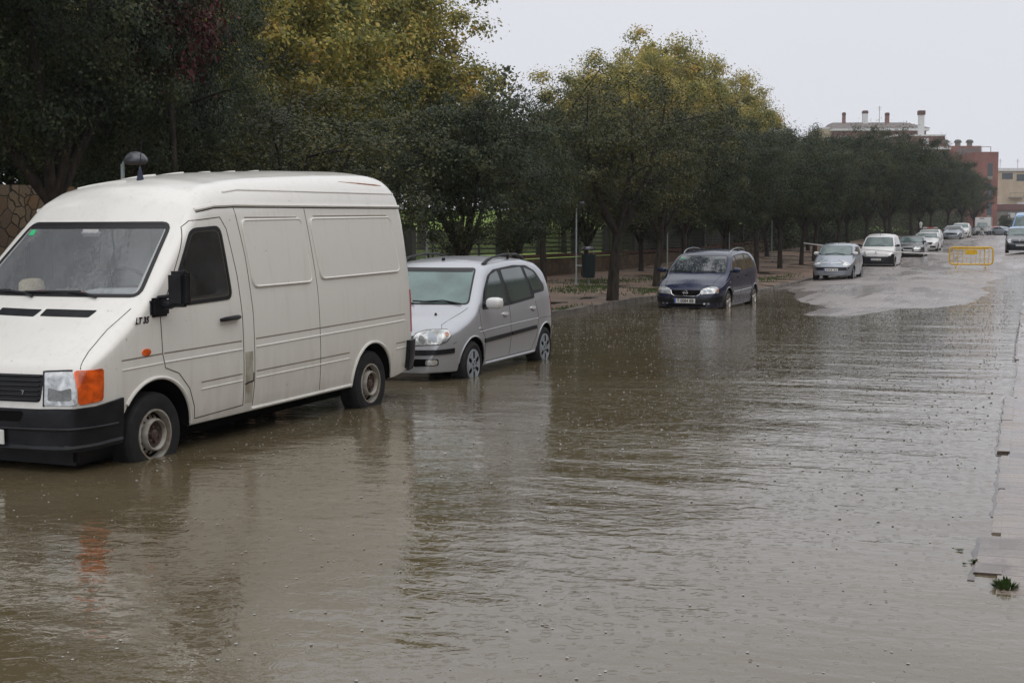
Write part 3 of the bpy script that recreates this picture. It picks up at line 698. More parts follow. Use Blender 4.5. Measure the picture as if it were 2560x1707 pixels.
# water
def water_mat():
    m, t, b = new_mat('muddy_flood_water'); L = t.links.new
    co = nd(t, 'ShaderNodeTexCoord')
    n1 = nd(t, 'ShaderNodeTexNoise', Scale=0.25, Detail=3); L(co.outputs['Object'], n1.inputs['Vector'])
    r = nd(t, 'ShaderNodeValToRGB'); L(n1.outputs['Fac'], r.inputs[0]); r.color_ramp.elements[0].color = (0.098, 0.074, 0.037, 1); r.color_ramp.elements[0].position = 0.35
    r.color_ramp.elements[1].color = (0.150, 0.124, 0.080, 1); r.color_ramp.elements[1].position = 0.65
    L(r.outputs[0], b.inputs['Base Color']); b.inputs['IOR'].default_value = 1.70; b.inputs['Roughness'].default_value = 0.03
    mp = nd(t, 'ShaderNodeMapping'); mp.inputs['Rotation'].default_value = (0, 0, -0.33); mp.inputs['Scale'].default_value = (0.50, 1, 1); L(co.outputs['Object'], mp.inputs[0])
    sw = nd(t, 'ShaderNodeTexNoise', Scale=2.2, Detail=3, Distortion=0.4); L(mp.outputs[0], sw.inputs['Vector'])
    b1 = nd(t, 'ShaderNodeBump', Strength=1.0, Distance=0.0125); L(sw.outputs['Fac'], b1.inputs['Height'])
    ch = nd(t, 'ShaderNodeTexNoise', Scale=12, Detail=3); L(mp.outputs[0], ch.inputs['Vector'])
    b2 = nd(t, 'ShaderNodeBump', Strength=1.0, Distance=0.0019); L(ch.outputs['Fac'], b2.inputs['Height']); L(b1.outputs[0], b2.inputs['Normal'])
    lw_ = nd(t, 'ShaderNodeTexNoise', Scale=0.75, Detail=1, Distortion=0.5); L(mp.outputs[0], lw_.inputs['Vector'])
    b3 = nd(t, 'ShaderNodeBump', Strength=1.0, Distance=0.022); L(lw_.outputs['Fac'], b3.inputs['Height']); L(b2.outputs[0], b3.inputs['Normal'])
    fn_ = nd(t, 'ShaderNodeTexNoise', Scale=42, Detail=3); L(co.outputs['Object'], fn_.inputs['Vector'])
    b4 = nd(t, 'ShaderNodeBump', Strength=1.0, Distance=0.0006); L(fn_.outputs['Fac'], b4.inputs['Height']); L(b3.outputs[0], b4.inputs['Normal'])
    wv_ = nd(t, 'ShaderNodeTexNoise', Scale=7.5, Detail=2, Distortion=0.8); L(co.outputs['Object'], wv_.inputs['Vector'])
    b5_ = nd(t, 'ShaderNodeBump', Strength=1.0, Distance=0.0036); L(wv_.outputs['Fac'], b5_.inputs['Height']); L(b4.outputs[0], b5_.inputs['Normal'])
    last = b5_
    for k, (sc, freq, amp, cut) in enumerate(((2.6, 120, 0.00014, 0.36), (4.8, 90, 0.00015, 0.40), (9.3, 60, 0.00030, 0.30))):
        off = nd(t, 'ShaderNodeVectorMath', operation='ADD'); off.inputs[1].default_value = (3.7*k, 1.3*k, 0); L(co.outputs['Object'], off.inputs[0])
        v = nd(t, 'ShaderNodeTexVoronoi', Scale=sc, voronoi_dimensions='2D'); L(off.outputs[0], v.inputs['Vector'])
        ph = nd(t, 'ShaderNodeSeparateXYZ'); L(v.outputs['Color'], ph.inputs[0])
        mu = nd(t, 'ShaderNodeMath', operation='MULTIPLY'); mu.inputs[1].default_value = freq; L(v.outputs['Distance'], mu.inputs[0])
        sn = nd(t, 'ShaderNodeMath', operation='SINE'); L(mu.outputs[0], sn.inputs[0])
        rad = nd(t, 'ShaderNodeMath', operation='MULTIPLY'); rad.inputs[1].default_value = cut; L(ph.outputs['X'], rad.inputs[0])
        dif = nd(t, 'ShaderNodeMath', operation='SUBTRACT'); L(v.outputs['Distance'], dif.inputs[0]); L(rad.outputs[0], dif.inputs[1])
        ab = nd(t, 'ShaderNodeMath', operation='ABSOLUTE'); L(dif.outputs[0], ab.inputs[0])
        fo = nd(t, 'ShaderNodeMapRange'); fo.inputs[1].default_value = 0.0; fo.inputs[2].default_value = 0.11; fo.inputs[3].default_value = 1; fo.inputs[4].default_value = 0; L(ab.outputs[0], fo.inputs[0])
        pr = nd(t, 'ShaderNodeMath', operation='MULTIPLY'); L(sn.outputs[0], pr.inputs[0]); L(fo.outputs[0], pr.inputs[1])
        bb = nd(t, 'ShaderNodeBump', Strength=1.0, Distance=amp); L(pr.outputs[0], bb.inputs['Height']); L(last.outputs[0], bb.inputs['Normal']); last = bb
    L(last.outputs[0], b.inputs['Normal'])
    return m
M['water'] = water_mat()
me = bpy.data.meshes.new('flood_water'); me.from_pydata([(-9.95, -8, 0), (-0.02, -8, 0), (6, 30, 0), (6, 79, 0), (-9.95, 79, 0)], [], [(0, 1, 2, 3, 4)])
tag(add_obj('flood_water', me, M['water'], None, False), kind='structure')

# right pavement: drowned kerb stones and tiles, a few mm above and below the water
def wet_tiles():
    m, t, b = new_mat('wet_paving_tiles'); L = t.links.new
    co = nd(t, 'ShaderNodeTexCoord'); br = nd(t, 'ShaderNodeTexBrick', Scale=1.0); tm = nd(t, 'ShaderNodeMapping'); tm.inputs['Location'].default_value = (0.22, 0.05, 0); L(co.outputs['Object'], tm.inputs[0]); L(tm.outputs[0], br.inputs['Vector'])
    br.inputs['Color1'].default_value = (0.24, 0.205, 0.18, 1); br.inputs['Color2'].default_value = (0.32, 0.275, 0.24, 1); br.inputs['Mortar'].default_value = (0.13, 0.10, 0.085, 1)
    br.inputs['Brick Width'].default_value = 0.4; br.inputs['Row Height'].default_value = 0.2; br.inputs['Mortar Size'].default_value = 0.006; br.offset = 0
    n = nd(t, 'ShaderNodeTexNoise', Scale=2.4, Detail=7, Roughness=0.65, Distortion=0.6); L(co.outputs['Object'], n.inputs['Vector'])
    mm = nd(t, 'ShaderNodeMixRGB', blend_type='MULTIPLY'); mm.inputs[0].default_value = 0.8; L(br.outputs['Color'], mm.inputs[1]); nr = nd(t, 'ShaderNodeValToRGB'); nr.color_ramp.elements[0].position = 0.40; nr.color_ramp.elements[0].color = (0.28, 0.21, 0.16, 1); nr.color_ramp.elements[1].position = 0.58; L(n.outputs['Fac'], nr.inputs[0]); L(nr.outputs[0], mm.inputs[2]); L(mm.outputs[0], b.inputs['Base Color'])
    b.inputs['IOR'].default_value = 1.33
    rr = nd(t, 'ShaderNodeMapRange'); rr.inputs[1].default_value = 0.4; rr.inputs[2].default_value = 0.62; rr.inputs[3].default_value = 0.03; rr.inputs[4].default_value = 0.3; L(n.outputs['Fac'], rr.inputs[0]); L(rr.outputs[0], b.inputs['Roughness'])
    bp = nd(t, 'ShaderNodeBump', Strength=0.25, Distance=0.004); L(br.outputs['Fac'], bp.inputs['Height']); bp.invert = True; L(bp.outputs[0], b.inputs['Normal'])
    return m
M['tiles'] = wet_tiles()
def rk_z(x, y): return 0.017+(vnoise(x*2.2+9, y*0.9)-0.5)*0.018-(0.03 if y < 6.9 else 0)-0.012*max(0, 8.2-y)
grid_obj('right_pavement', lambda y: [-0.10+q/20*5 for q in range(21)], steps(-8, 60, 0.2), lambda x, y: rk_z(x, y)+0.01*min(1, (x+0.1)), M['tiles'])
kg = MB()
for (xa, xb, ya, yb) in ((-0.205, -0.185, 11.5, 15.5), (-0.20, -0.06, 11.44, 11.52), (-0.09, -0.075, 11.6, 15.4), (-0.15, -0.135, 20.3, 27.9), (-0.16, -0.05, 20.1, 20.28), (-0.17, -0.12, 8.9, 11.4), (-0.235, -0.20, 7.2, 8.25), (-0.09, -0.06, 7.0, 8.3)):
    n = max(2, int((yb-ya)/0.12)); vs = []
    for k in range(n+1):
        y = ya+(yb-ya)*k/n; j = 0.008*math.sin(y*11)+0.006*math.sin(y*27); w_ = 0.5+0.5*abs(math.sin(y*5))
        vs += [(xa+j, y, 0.0035), (xa+j+(xb-xa)*w_, y, 0.0035), (xa+j+(xb-xa)*w_, y, -0.02), (xa+j, y, -0.02)]
    kg.add(vs, [(k*4+i, k*4+(i+1) % 4, k*4+4+(i+1) % 4, k*4+4+i) for k in range(n) for i in range(4)])
tag(kg.build('kerb_silt', noise_mat('dark_silt', [(0.35, (0.035, 0.028, 0.022)), (0.65, (0.09, 0.07, 0.055))], scale=9, rough=0.2), None, True, 0.5), kind='structure')
kb = MB()
for (x0, x1, y0, y1, z) in [(-0.19, -0.09, 11.55, 13.5, 0.024), (-0.185, -0.09, 13.53, 15.5, 0.026), (-0.135, -0.07, 20.3, 24.0, 0.026), (-0.13, -0.07, 24.03, 27.9, 0.028), (-0.10, -0.06, 15.53, 20.2, 0.018), (-0.155, -0.085, 9.9, 11.4, 0.012), (-0.15, -0.085, 8.4, 9.87, 0.010), (-0.215, -0.08, 7.35, 8.25, 0.012), (-0.12, -0.06, 28.0, 34.0, 0.03)]:
    n = max(2, int((y1-y0)/0.25)); vs = []; fs = []
    for k in range(n+1):
        y = y0+(y1-y0)*k/n; j = 0.007*math.sin(y*9)+0.006*math.sin(y*23)
        vs += [(x0+j, y, -0.2), (x0+j, y, z-0.004), (x0+j+0.01, y, z), (x1, y, z+0.001), (x1, y, -0.2)]
    for k in range(n):
        for i in range(4): a = k*5+i; fs.append((a, a+1, a+6, a+5))
    fs += [(0, 1, 2, 3, 4), tuple(n*5+i for i in (4, 3, 2, 1, 0))]
    kb.add(vs, fs)
tag(kb.build('right_kerb', M['tiles'], None, True, 0.5), kind='structure')

# ------------------------------------------------------------------ walls and fence
WX = -17.0
def wall_top(y): return prof(y)+(1.06 if y > 39.5 else (0.93 if y > 36.2 else 0.80))
def base_z(y): return pave_z(-16.5, y)-0.1
segs = [(29.0, 36.2), (36.2, 39.5), (39.5, 62), (62, 90), (90, 130)]
lw = empty('low_stone_wall', (WX, 50, 0.2)); tag(lw, 'low sandstone wall with dark red coping carrying the park fence', 'wall')
mb = MB(); cp = MB()
for y0, y1 in segs:
    n = max(1, int((y1-y0)/4))
    for k in range(n):
        a, b_ = y0+(y1-y0)*k/n, y0+(y1-y0)*(k+1)/n; zt = wall_top((a+b_)/2)-0.12
        mb.box((0, (a+b_)/2-50, (zt-0.1)/2-0.2-0.05), (0.30, b_-a, zt+0.1)); cp.box((0, (a+b_)/2-50, zt+0.06-0.2), (0.38, b_-a-0.004, 0.118))
mb.build('wall_face', M['stone_small'], lw, False); cp.build('coping', M['coping'], lw, False)
def zf(y): return wall_top(y)+0.005
fn = empty('park_fence', (WX, 50, 1.06)); tag(fn, 'dark slatted metal park fence on top of the low stone wall', 'fence')
PIL = [29.2, 33.0, 36.4, 39.8, 43.9, 48.0, 52.2, 56.4, 60.6, 65, 70, 75, 80, 86, 92, 98]
for i, y in enumerate(PIL):
    tag(MB().box((0, 0, 0.5), (0.32, 0.32, 1.16), bev=0.02).box((0, 0, 1.1), (0.38, 0.38, 0.07)).build('fence_pillar', M['fence'], fn, True)).location = (0, y-50, zf(y)-1.06)
for a, b_ in zip(PIL[:-1], PIL[1:]):
    p = MB(); z0 = zf((a+b_)/2)-1.06+0.06; L_ = b_-a-0.44; yc = (a+b_)/2-50
    for k in range(6): p.box((0, yc, z0+0.03+k*0.17), (0.03, L_, 0.055))
    n = int(L_/0.085)
    for k in range(n): p.box((0.018, yc-L_/2+(k+0.5)*L_/n, z0+0.45), (0.012, 0.028, 0.9))
    p.box((0, yc, z0+0.45), (0.05, 0.07, 0.95))
    p.build('fence_panel', M['fence'], fn, False)
# tall wall at the left, rounded stone arch behind the grey car
tw = MB(); vs = []
TWX = -16.0
poly = []
for y in steps(8, 27.5, 0.5): poly.append((y, 2.60+0.015*math.sin(y*1.7)))
tw.prism([(8, -0.2)]+poly+[(27.5, -0.2)], TWX-0.2, TWX+0.2, 'X')
tag(tw.build('tall_stone_wall', M['stone'], None, False), 'tall wall of irregular brown sandstone slabs behind the white van', 'wall')
ar = MB(); 
R0, R1 = 1.22, 1.36; n = 24; cy = 31.3
ar.prism([(cy+R0*math.cos(math.pi*k/n), 0.0+R0*math.sin(math.pi*k/n)) for k in range(n+1)], -15.7, -15.3, 'X')
a_o = empty('stone_arch', (-15.5, cy, 0.1)); tag(a_o, 'rounded sandstone arch showing above the roof of the silver people carrier', 'arch')
ao = ar.build('arch_face', M['stone_small'], a_o, False); ao.location = (15.5, -cy, -0.1)
rm = MB(); vs = []; fs = []
for k in range(n+1):
    a = math.pi*k/n
    for (rr, xx) in ((R0, -0.25), (R1, -0.25), (R1, 0.25), (R0, 0.25)): vs.append((xx, rr*math.cos(a), rr*math.sin(a)-0.1))
for k in range(n):
    for i in range(4): fs.append((k*4+i, k*4+(i+1) % 4, k*4+4+(i+1) % 4, k*4+4+i))
rm.add(vs, fs).build('arch_rim', M['plate'] if False else flat('pale_stone_rim', (0.42, 0.38, 0.30), rough=0.7), a_o, True, 0.5)

# ------------------------------------------------------------------ trees
def np_mesh(name, V, nq):
    me = bpy.data.meshes.new(name); me.vertices.add(len(V)); me.vertices.foreach_set('co', V.astype(np.float32).ravel())
    me.loops.add(nq*4); me.loops.foreach_set('vertex_index', np.arange(nq*4, dtype=np.int32)); me.polygons.add(nq)
    me.polygons.foreach_set('loop_start', np.arange(0, nq*4, 4, dtype=np.int32)); me.update(calc_edges=True); return me
def leaf_quads(C, size, rg, N=None):
    n = len(C); d = rg.normal(size=(n, 3))
    if N is not None:   # leaves lie roughly square to the way they face
        N = N/np.maximum(1e-6, np.linalg.norm(N, axis=1))[:, None]+rg.normal(size=(n, 3))*0.38; N /= np.linalg.norm(N, axis=1)[:, None]
        d -= N*(N*d).sum(1)[:, None]
    d /= np.linalg.norm(d, axis=1)[:, None]
    w = rg.normal(size=(n, 3)) if N is None else np.cross(N, d)
    w = w+0.0; w -= d*(w*d).sum(1)[:, None]; w /= np.linalg.norm(w, axis=1)[:, None]
    s = size*(0.6+0.8*rg.random(n))[:, None]
    V = np.empty((n, 4, 3)); V[:, 0] = C-d*s*0.5; V[:, 1] = C+w*s*0.30; V[:, 2] = C+d*s*0.5; V[:, 3] = C-w*s*0.30
    return V.reshape(-1, 3)
def tree_proto(name, seed, h, r, z0, nleaf, lsize, mat, bark, style='oak', nclump=150, csig=0.26, trunk_r=0.12, fill=1.0):
    """h total height, r crown radius, z0 crown bottom"""
    rg = np.random.default_rng(seed); rd = random.Random(seed)
    root = empty(name, (0, 0, -50)); zc = (h+z0)/2; rz = (h-z0)/2
    gaps = [(rg.normal(size=3)*np.array([r*0.6, r*0.6, rz*0.6])+np.array([0, 0, zc]), rd.uniform(0.25, 0.55)*r*0.55) for _ in range(int(7))]
    C = []
    lob = [(rd.uniform(0, 2*math.pi), rd.uniform(-0.7, 0.9), rd.uniform(0.16, 0.38)) for _ in range(11)]
    while len(C) < nclump:
        v = rg.normal(size=3); v /= np.linalg.norm(v); q = rg.random()**(1/2.4)*fill
        az = math.atan2(v[1], v[0]); bump_ = 1.0+sum(a*math.exp(-((abs((az-t+math.pi) % (2*math.pi)-math.pi))**2*2.2+(v[2]-e2)**2*5)) for t, e2, a in lob)-0.22
        if style == 'oak': sh = 1.0-0.18*max(0, -v[2])
        elif style == 'vase': sh = 0.62+0.45*(v[2]+1)/2
        else: sh = 1.0
        p = np.array([v[0]*r*q*bump_*sh, v[1]*r*q*bump_*sh, zc+v[2]*rz*q*min(1.12, bump_)])
        if any(np.linalg.norm(p-g) < rad for g, rad in gaps): continue
        C.append(p)
    C = np.array(C); per = nleaf//nclump; sig = csig*(0.6+0.8*rg.random(nclump))
    idx = np.repeat(np.arange(nclump), per); P = C[idx]+rg.normal(size=(len(idx), 3))*sig[idx][:, None]*np.array([1, 1, 0.75])
    ctr = np.array([0, 0, zc]); Nn = (P-C[idx])/sig[idx][:, None]*0.9+(P-ctr)/np.array([r, r, rz])*0.7+np.array([0, 0, 0.55])
    V = leaf_quads(P, lsize, rg, Nn); me = np_mesh('crown', V, len(idx)); me.materials.append(M[mat])
    cr = bpy.data.objects.new('crown', me); scn.collection.objects.link(cr); cr.parent = root
    mb = MB(); lean = (rd.uniform(-0.2, 0.2), rd.uniform(-0.2, 0.2)); ft = z0*1.0 if style != 'plane' else z0*1.2
    T = [(0, 0, -0.3), (0.0, 0, 0.05), (lean[0]*0.3, lean[1]*0.3, ft*0.5), (lean[0], lean[1], ft)]
    mb.tube(T, [trunk_r*1.45, trunk_r*1.15, trunk_r*0.95, trunk_r*0.9], n=12)
    top = Vector(T[-1]); targets = sorted(range(nclump), key=lambda i: rd.random())[:46]
    mains = []
    for k in range(6):
        a = 2*math.pi*k/6+rd.uniform(-0.3, 0.3); el = rd.uniform(0.5, 0.85)
        e_ = Vector((math.cos(a)*r*0.62*el, math.sin(a)*r*0.62*el, z0+(h-z0)*rd.uniform(0.45, 0.78)))
        mid = top.lerp(e_, 0.45)+Vector((math.cos(a)*r*0.13, math.sin(a)*r*0.13, -0.12)); pts = []
        for q in range(8):
            t = q/7; p = top*(1-t)**2+mid*2*t*(1-t)+e_*t*t; pts.append(p+Vector((rd.uniform(-1, 1), rd.uniform(-1, 1), 0))*0.04*(q > 0))
        mb.tube(pts, [trunk_r*(0.62*(1-q/7)+0.14) for q in range(8)], n=8); mains.append(pts)
    for i in targets:
        c = Vector(C[i]); best = min((p for ps in mains for p in ps[2:]), key=lambda p: (p-c).length+max(0, p.z-c.z)*2)
        mid = best.lerp(c, 0.5)+Vector((rd.uniform(-.15, .15), rd.uniform(-.15, .15), rd.uniform(-.02, .2)))
        e2 = c+(c-Vector((0, 0, zc))).normalized()*0.15
        pts = [best*(1-t)**2+mid*2*t*(1-t)+e2*t*t for t in (0, .25, .5, .75, 1)]
        mb.tube(pts, [trunk_r*0.24, trunk_r*0.18, trunk_r*0.13, trunk_r*0.09, 0.006], n=5)
    mb.build('trunk', M[bark], root, True, 1.2)
    root['_h'] = h
    return root
PRO = {
 'n1': tree_proto('evergreen_oak', 15, 7.4, 2.8, 1.9, 105000, 0.052, 'leaf_dark', 'bark', nclump=230, csig=0.2),
 'b1': tree_proto('evergreen_oak', 14, 7.0, 2.9, 1.35, 36000, 0.10, 'leaf_dark', 'bark', nclump=210),
 'd1': tree_proto('evergreen_oak', 11, 7.0, 2.9, 1.75, 56000, 0.074, 'leaf_dark', 'bark', nclump=210, csig=0.2),
 'd2': tree_proto('evergreen_oak', 12, 6.6, 2.6, 1.7, 48000, 0.074, 'leaf_dark', 'bark', nclump=190, csig=0.2),
 'd3': tree_proto('evergreen_oak', 13, 7.2, 2.3, 1.9, 40000, 0.074, 'leaf_dark', 'bark', nclump=140),
 'o1': tree_proto('olive_green_tree', 21, 6.6, 2.7, 1.9, 30000, 0.07, 'leaf_olive', 'bark', style='vase', nclump=150, csig=0.22, trunk_r=0.14),
 'o2': tree_proto('olive_green_tree', 22, 6.6, 2.4, 1.7, 26000, 0.07, 'leaf_olive', 'bark', style='vase', nclump=130, csig=0.26),
 'y1': tree_proto('plane_tree', 31, 13.0, 3.8, 4.0, 42000, 0.16, 'leaf_yellow', 'bark2', style='plane', nclump=170, csig=0.38, trunk_r=0.2),
 'y2': tree_proto('plane_tree', 32, 13.5, 3.3, 3.6, 38000, 0.16, 'leaf_yellow', 'bark2', style='plane', nclump=150, csig=0.36, trunk_r=0.2),
 'g1': tree_proto('green_pine', 41, 9.0, 3.0, 3.0, 15000, 0.16, 'leaf_green', 'bark', style='plane', nclump=90, csig=0.35),
 'r1': tree_proto('red_leaved_tree', 51, 6.0, 1.1, 3.6, 2600, 0.10, 'leaf_red', 'bark', style='plane', nclump=30, csig=0.22, trunk_r=0.07),
 's1': tree_proto('sparse_young_tree', 61, 6.0, 1.6, 2.0, 5200, 0.075, 'leaf_dark', 'bark', style='vase', nclump=70, csig=0.16, trunk_r=0.06),
}
used = set()
def plant(kind, x, y, h, r, label, cat='tree', group=None, rot=None, base=None):
    p = PRO[kind]
    if kind in used: o = copy_tree(p)
    else: o = p; used.add(kind)
    ph = p['_h']; pr = {'n1': 2.8, 'b1': 2.9, 'd1': 2.9, 'd2': 2.6, 'd3': 2.3, 'o1': 2.7, 'o2': 2.4, 'y1': 3.8, 'y2': 3.3, 'g1': 3.0, 'r1': 1.1, 's1': 1.6}[kind]
    z = pave_z(x, y) if x > -17 else prof(y)+0.55+min(2.6, (-17.3-x)*0.14)
    if base is not None: z = base
    o.location = (x, y, z-0.03); o.scale = (r/pr, r/pr, h/ph); o.rotation_euler = (0, 0, rnd.uniform(0, 6.28) if rot is None else rot)
    tag(o, label, cat, group); o['n'] = 1
    return o
GI = 'dark trees just inside the park'
GA, GB, GP = 'evergreen trees along the kerb', 'trees in front of the park fence', 'yellow plane trees inside the park'
TREES = [
 # kind, x, y, height, radius, label
 ('n1', -12.2, 10.2, 8.6, 3.0, 'dark evergreen tree nearest the viewer, its leaves filling the top left corner', GA),
 ('n1', -12.6, 15.3, 8.2, 2.7, 'tall dark evergreen tree rising directly behind the white van cab', GA),
 ('n1', -12.8, 17.9, 6.6, 1.9, 'dark evergreen tree with reddish leaves at its right edge, behind the van roof', GA),
 ('o2', -11.6, 20.4, 4.2, 2.2, 'thin-leaved olive brown tree with bare limbs, behind the rear of the van', GA),
 ('d1', -10.5, 24.8, 4.75, 2.0, 'dense dark round tree overhanging the silver people carrier', GA),
 ('d3', -11.3, 30.3, 4.3, 1.5, 'narrow dark tree on a thin stem left of the spreading olive tree', GA),
 ('o1', -9.95, 33.6, 6.0, 2.75, 'spreading olive green tree with visible forked limbs at the kerb left of the navy car', GA),
 ('o2', -11.0, 42.0, 5.9, 2.2, 'olive tree with a forked leaning trunk behind the second lamp post', GA),
 ('d2', -11.3, 47.1, 6.4, 2.3, 'dark tree standing behind the navy people carrier roof', GA),
 ('d1', -11.2, 53.0, 6.2, 2.3, 'evergreen tree just right of the navy car roof rails', GA),
 ('d3', -10.9, 58.5, 7.0, 2.3, 'dark tree whose top rises at the right end of the yellow crowns', GA),
 ('d2', -10.8, 63.9, 6.8, 2.4, 'evergreen tree with a stout dark trunk left of the small silver hatchback', GA),
 ('d1', -10.6, 69.0, 6.9, 2.5, 'evergreen tree with white plastic tape tied round its trunk', GA),
 ('d3', -10.9, 75.5, 6.9, 2.4, 'evergreen tree behind the roof of the small silver hatchback', GA),
 ('d2', -10.6, 83.5, 8.0, 2.8, 'evergreen tree behind the white delivery van roof', GA),
 ('d1', -10.2, 94.0, 8.6, 3.0, 'tall evergreen tree below the building with the brown hipped roof', GA),
 ('d3', -9.8, 106.0, 9.6, 3.0, 'tall evergreen tree below the tall white chimney', GA),
 ('d2', -9.4, 122.0, 9.4, 3.2, 'far evergreen tree below the brick building with the balcony', GA),
 ('d1', -9.0, 140.0, 9.5, 3.4, 'far evergreen tree below the round roof vents', GA),
 ('d2', -8.6, 163.0, 9.6, 3.5, 'far evergreen tree below the brown facade panel', GA),
 ('d3', -8.3, 190.0, 9.9, 3.6, 'far evergreen tree in front of the red building', GA),
 ('d1', -8.0, 226.0, 9.0, 3.4, 'last evergreen tree of the row, above the white lorry', GA),
 ('b1', -15.6, 22.5, 4.6, 2.4, 'evergreen tree close to the tall stone wall behind the van', GB),
 ('s1', -15.3, 36.0, 6.3, 1.7, 'thin half-bare tree reaching into the sky gap between the yellow crowns', GB),
 ('d3', -15.0, 42.6, 6.6, 2.1, 'upright dark tree with a thick trunk left of the litter bin lamp post', GB),
 ('b1', -15.8, 49.5, 6.0, 2.4, 'dark tree near the fence behind the forked olive tree', GB),
 ('b1', -15.6, 57.0, 6.2, 2.5, 'dark tree near the fence left of the navy car', GB),
 ('b1', -15.4, 64.5, 6.6, 2.6, 'dark tree near the fence behind the navy car', GB),
 ('b1', -15.2, 73.0, 7.0, 2.8, 'dark tree near the fence right of the navy car', GB),
 ('b1', -15.0, 84.0, 7.6, 3.0, 'dark tree near the fence above the small silver hatchback', GB),
 ('b1', -14.6, 98.0, 8.2, 3.2, 'dark tree near the fence above the white delivery van', GB),
 ('b1', -14.0, 116.0, 9.0, 3.6, 'dark tree near the far end of the fence above the black saloon', GB),
 ('b1', -13.0, 138.0, 9.2, 3.8, 'dark tree far back above the roof bar of the white estate car', GB),
 ('b1', -12.0, 165.0, 9.6, 4.0, 'dark tree far back above the far silver car', GB),
 ('b1', -15.4, 29.3, 4.6, 2.3, 'low dark tree hanging over the stone arch', GB),
 ('b1', -19.5, 10.0, 6.6, 3.2, 'dark evergreen tree behind the left end of the tall stone wall', GI),
 ('b1', -19.8, 15.0, 6.8, 3.2, 'dark evergreen tree showing over the tall stone wall beside the van', GI),
 ('b1', -19.8, 20.5, 6.4, 3.2, 'dark evergreen tree over the tall stone wall behind the van roof', GI),
 ('b1', -20.4, 23.6, 6.4, 3.0, 'dark evergreen tree over the tall stone wall at the left picture edge', GI),
 ('b1', -20.0, 26.0, 5.6, 3.0, 'dark evergreen tree behind the right end of the tall stone wall', GI),
 ('b1', -20.4, 32.0, 5.0, 2.8, 'dark tree just inside the park behind the stone arch', GI),
 ('b1', -20.8, 62.0, 6.6, 3.0, 'dark tree just inside the park behind the navy car', GI),
 ('b1', -20.5, 70.0, 7.0, 3.2, 'dark tree just inside the park between the navy car and the small silver hatchback', GI),
 ('b1', -20.0, 78.5, 7.2, 3.3, 'dark tree just inside the park left of the small silver hatchback', GI),
 ('b1', -19.6, 88.0, 7.6, 3.5, 'dark tree just inside the park behind the small silver hatchback', GI),
 ('b1', -19.0, 99.0, 8.0, 3.8, 'dark tree just inside the park behind the white delivery van', GI),
 ('b1', -18.5, 112.0, 8.0, 4.0, 'dark tree just inside the park behind the black saloon', GI),
 ('b1', -18.0, 128.0, 8.6, 4.4, 'dark tree filling the far park behind the white hatchback', GI),
 ('b1', -17.0, 148.0, 9.0, 5.0, 'dark tree filling the far park behind the marker post', GI),
 ('b1', -16.0, 175.0, 9.0, 5.5, 'dark tree filling the far park behind the white sport utility car', GI),
 ('b1', -14.5, 208.0, 9.0, 5.5, 'farthest dark tree left of the white lorry', GI),
 ('y2', -22.0, 30.0, 10.0, 3.2, 'orange tinted plane tree farthest left behind the red leaved tree', GP),
 ('y1', -22.0, 34.5, 10.4, 3.4, 'yellow and orange plane tree crown at the upper left behind the dark trees', GP),
 ('y2', -22.5, 39.5, 10.8, 3.3, 'golden plane tree above the rear of the white van', GP),
 ('y1', -23.0, 44.5, 11.2, 3.4, 'golden plane tree above the middle of the dark trees', GP),
 ('y2', -23.0, 50.5, 11.0, 3.2, 'yellow plane tree at the left side of the sky gap', GP),
 ('y2', -23.5, 72.5, 9.9, 3.0, 'yellow plane tree behind the spreading olive tree', GP),
 ('y1', -23.0, 80.5, 11.6, 3.4, 'yellow plane tree with the second highest crown right of the sky gap', GP),
 ('y2', -23.0, 87.5, 13.4, 3.4, 'plane tree with the highest yellow crown right of the sky gap', GP),
 ('y1', -23.0, 96.0, 13.2, 3.6, 'orange tinted plane tree right of the highest crown', GP),
 ('y2', -23.0, 106.0, 13.0, 3.6, 'yellow plane tree above the navy car', GP),
 ('y1', -23.0, 118.0, 12.6, 3.7, 'last yellow plane tree at the right end of the park', GP),
 ('g1', -27.0, 47.0, 8.2, 3.2, 'bright green tree glimpsed through gaps behind the golden plane trees', 'green trees deep in the park'),
 ('g1', -27.0, 58.0, 9.3, 2.6, 'bright green tree glimpsed low in the sky gap', 'green trees deep in the park'),
 ('g1', -27.0, 37.0, 7.6, 3.2, 'bright green tree glimpsed behind the dark trees at the far left', 'green trees deep in the park'),
 ('r1', -11.6, 16.9, 5.9, 0.8, 'slender tree with dark red leaves among the evergreens above the van', None),
]
for k, x, y, h, r, lab, g in TREES: plant(k, x, y, h, r, lab, 'tree', g)
# far-off planting on the lawn bank that reads as one mass
rg = np.random.default_rng(5); n = 60000
Y = rg.uniform(0, 230, n); X = -36-rg.random(n)*5; top = 6.5+2.5*np.sin(Y*0.21)+1.5*np.sin(Y*0.53+1)
Z = 2.4+np.array([prof(v) for v in Y[:1]])[0]+rg.random(n)**0.8*top
me = np_mesh('distant_thicket', leaf_quads(np.stack([X, Y, Z], 1), 0.42, rg), n); me.materials.append(M['leaf_dark'])
o = bpy.data.objects.new('distant_thicket', me); scn.collection.objects.link(o); tag(o, 'dark mass of trees closing off the park lawn', 'trees', None, 'stuff')

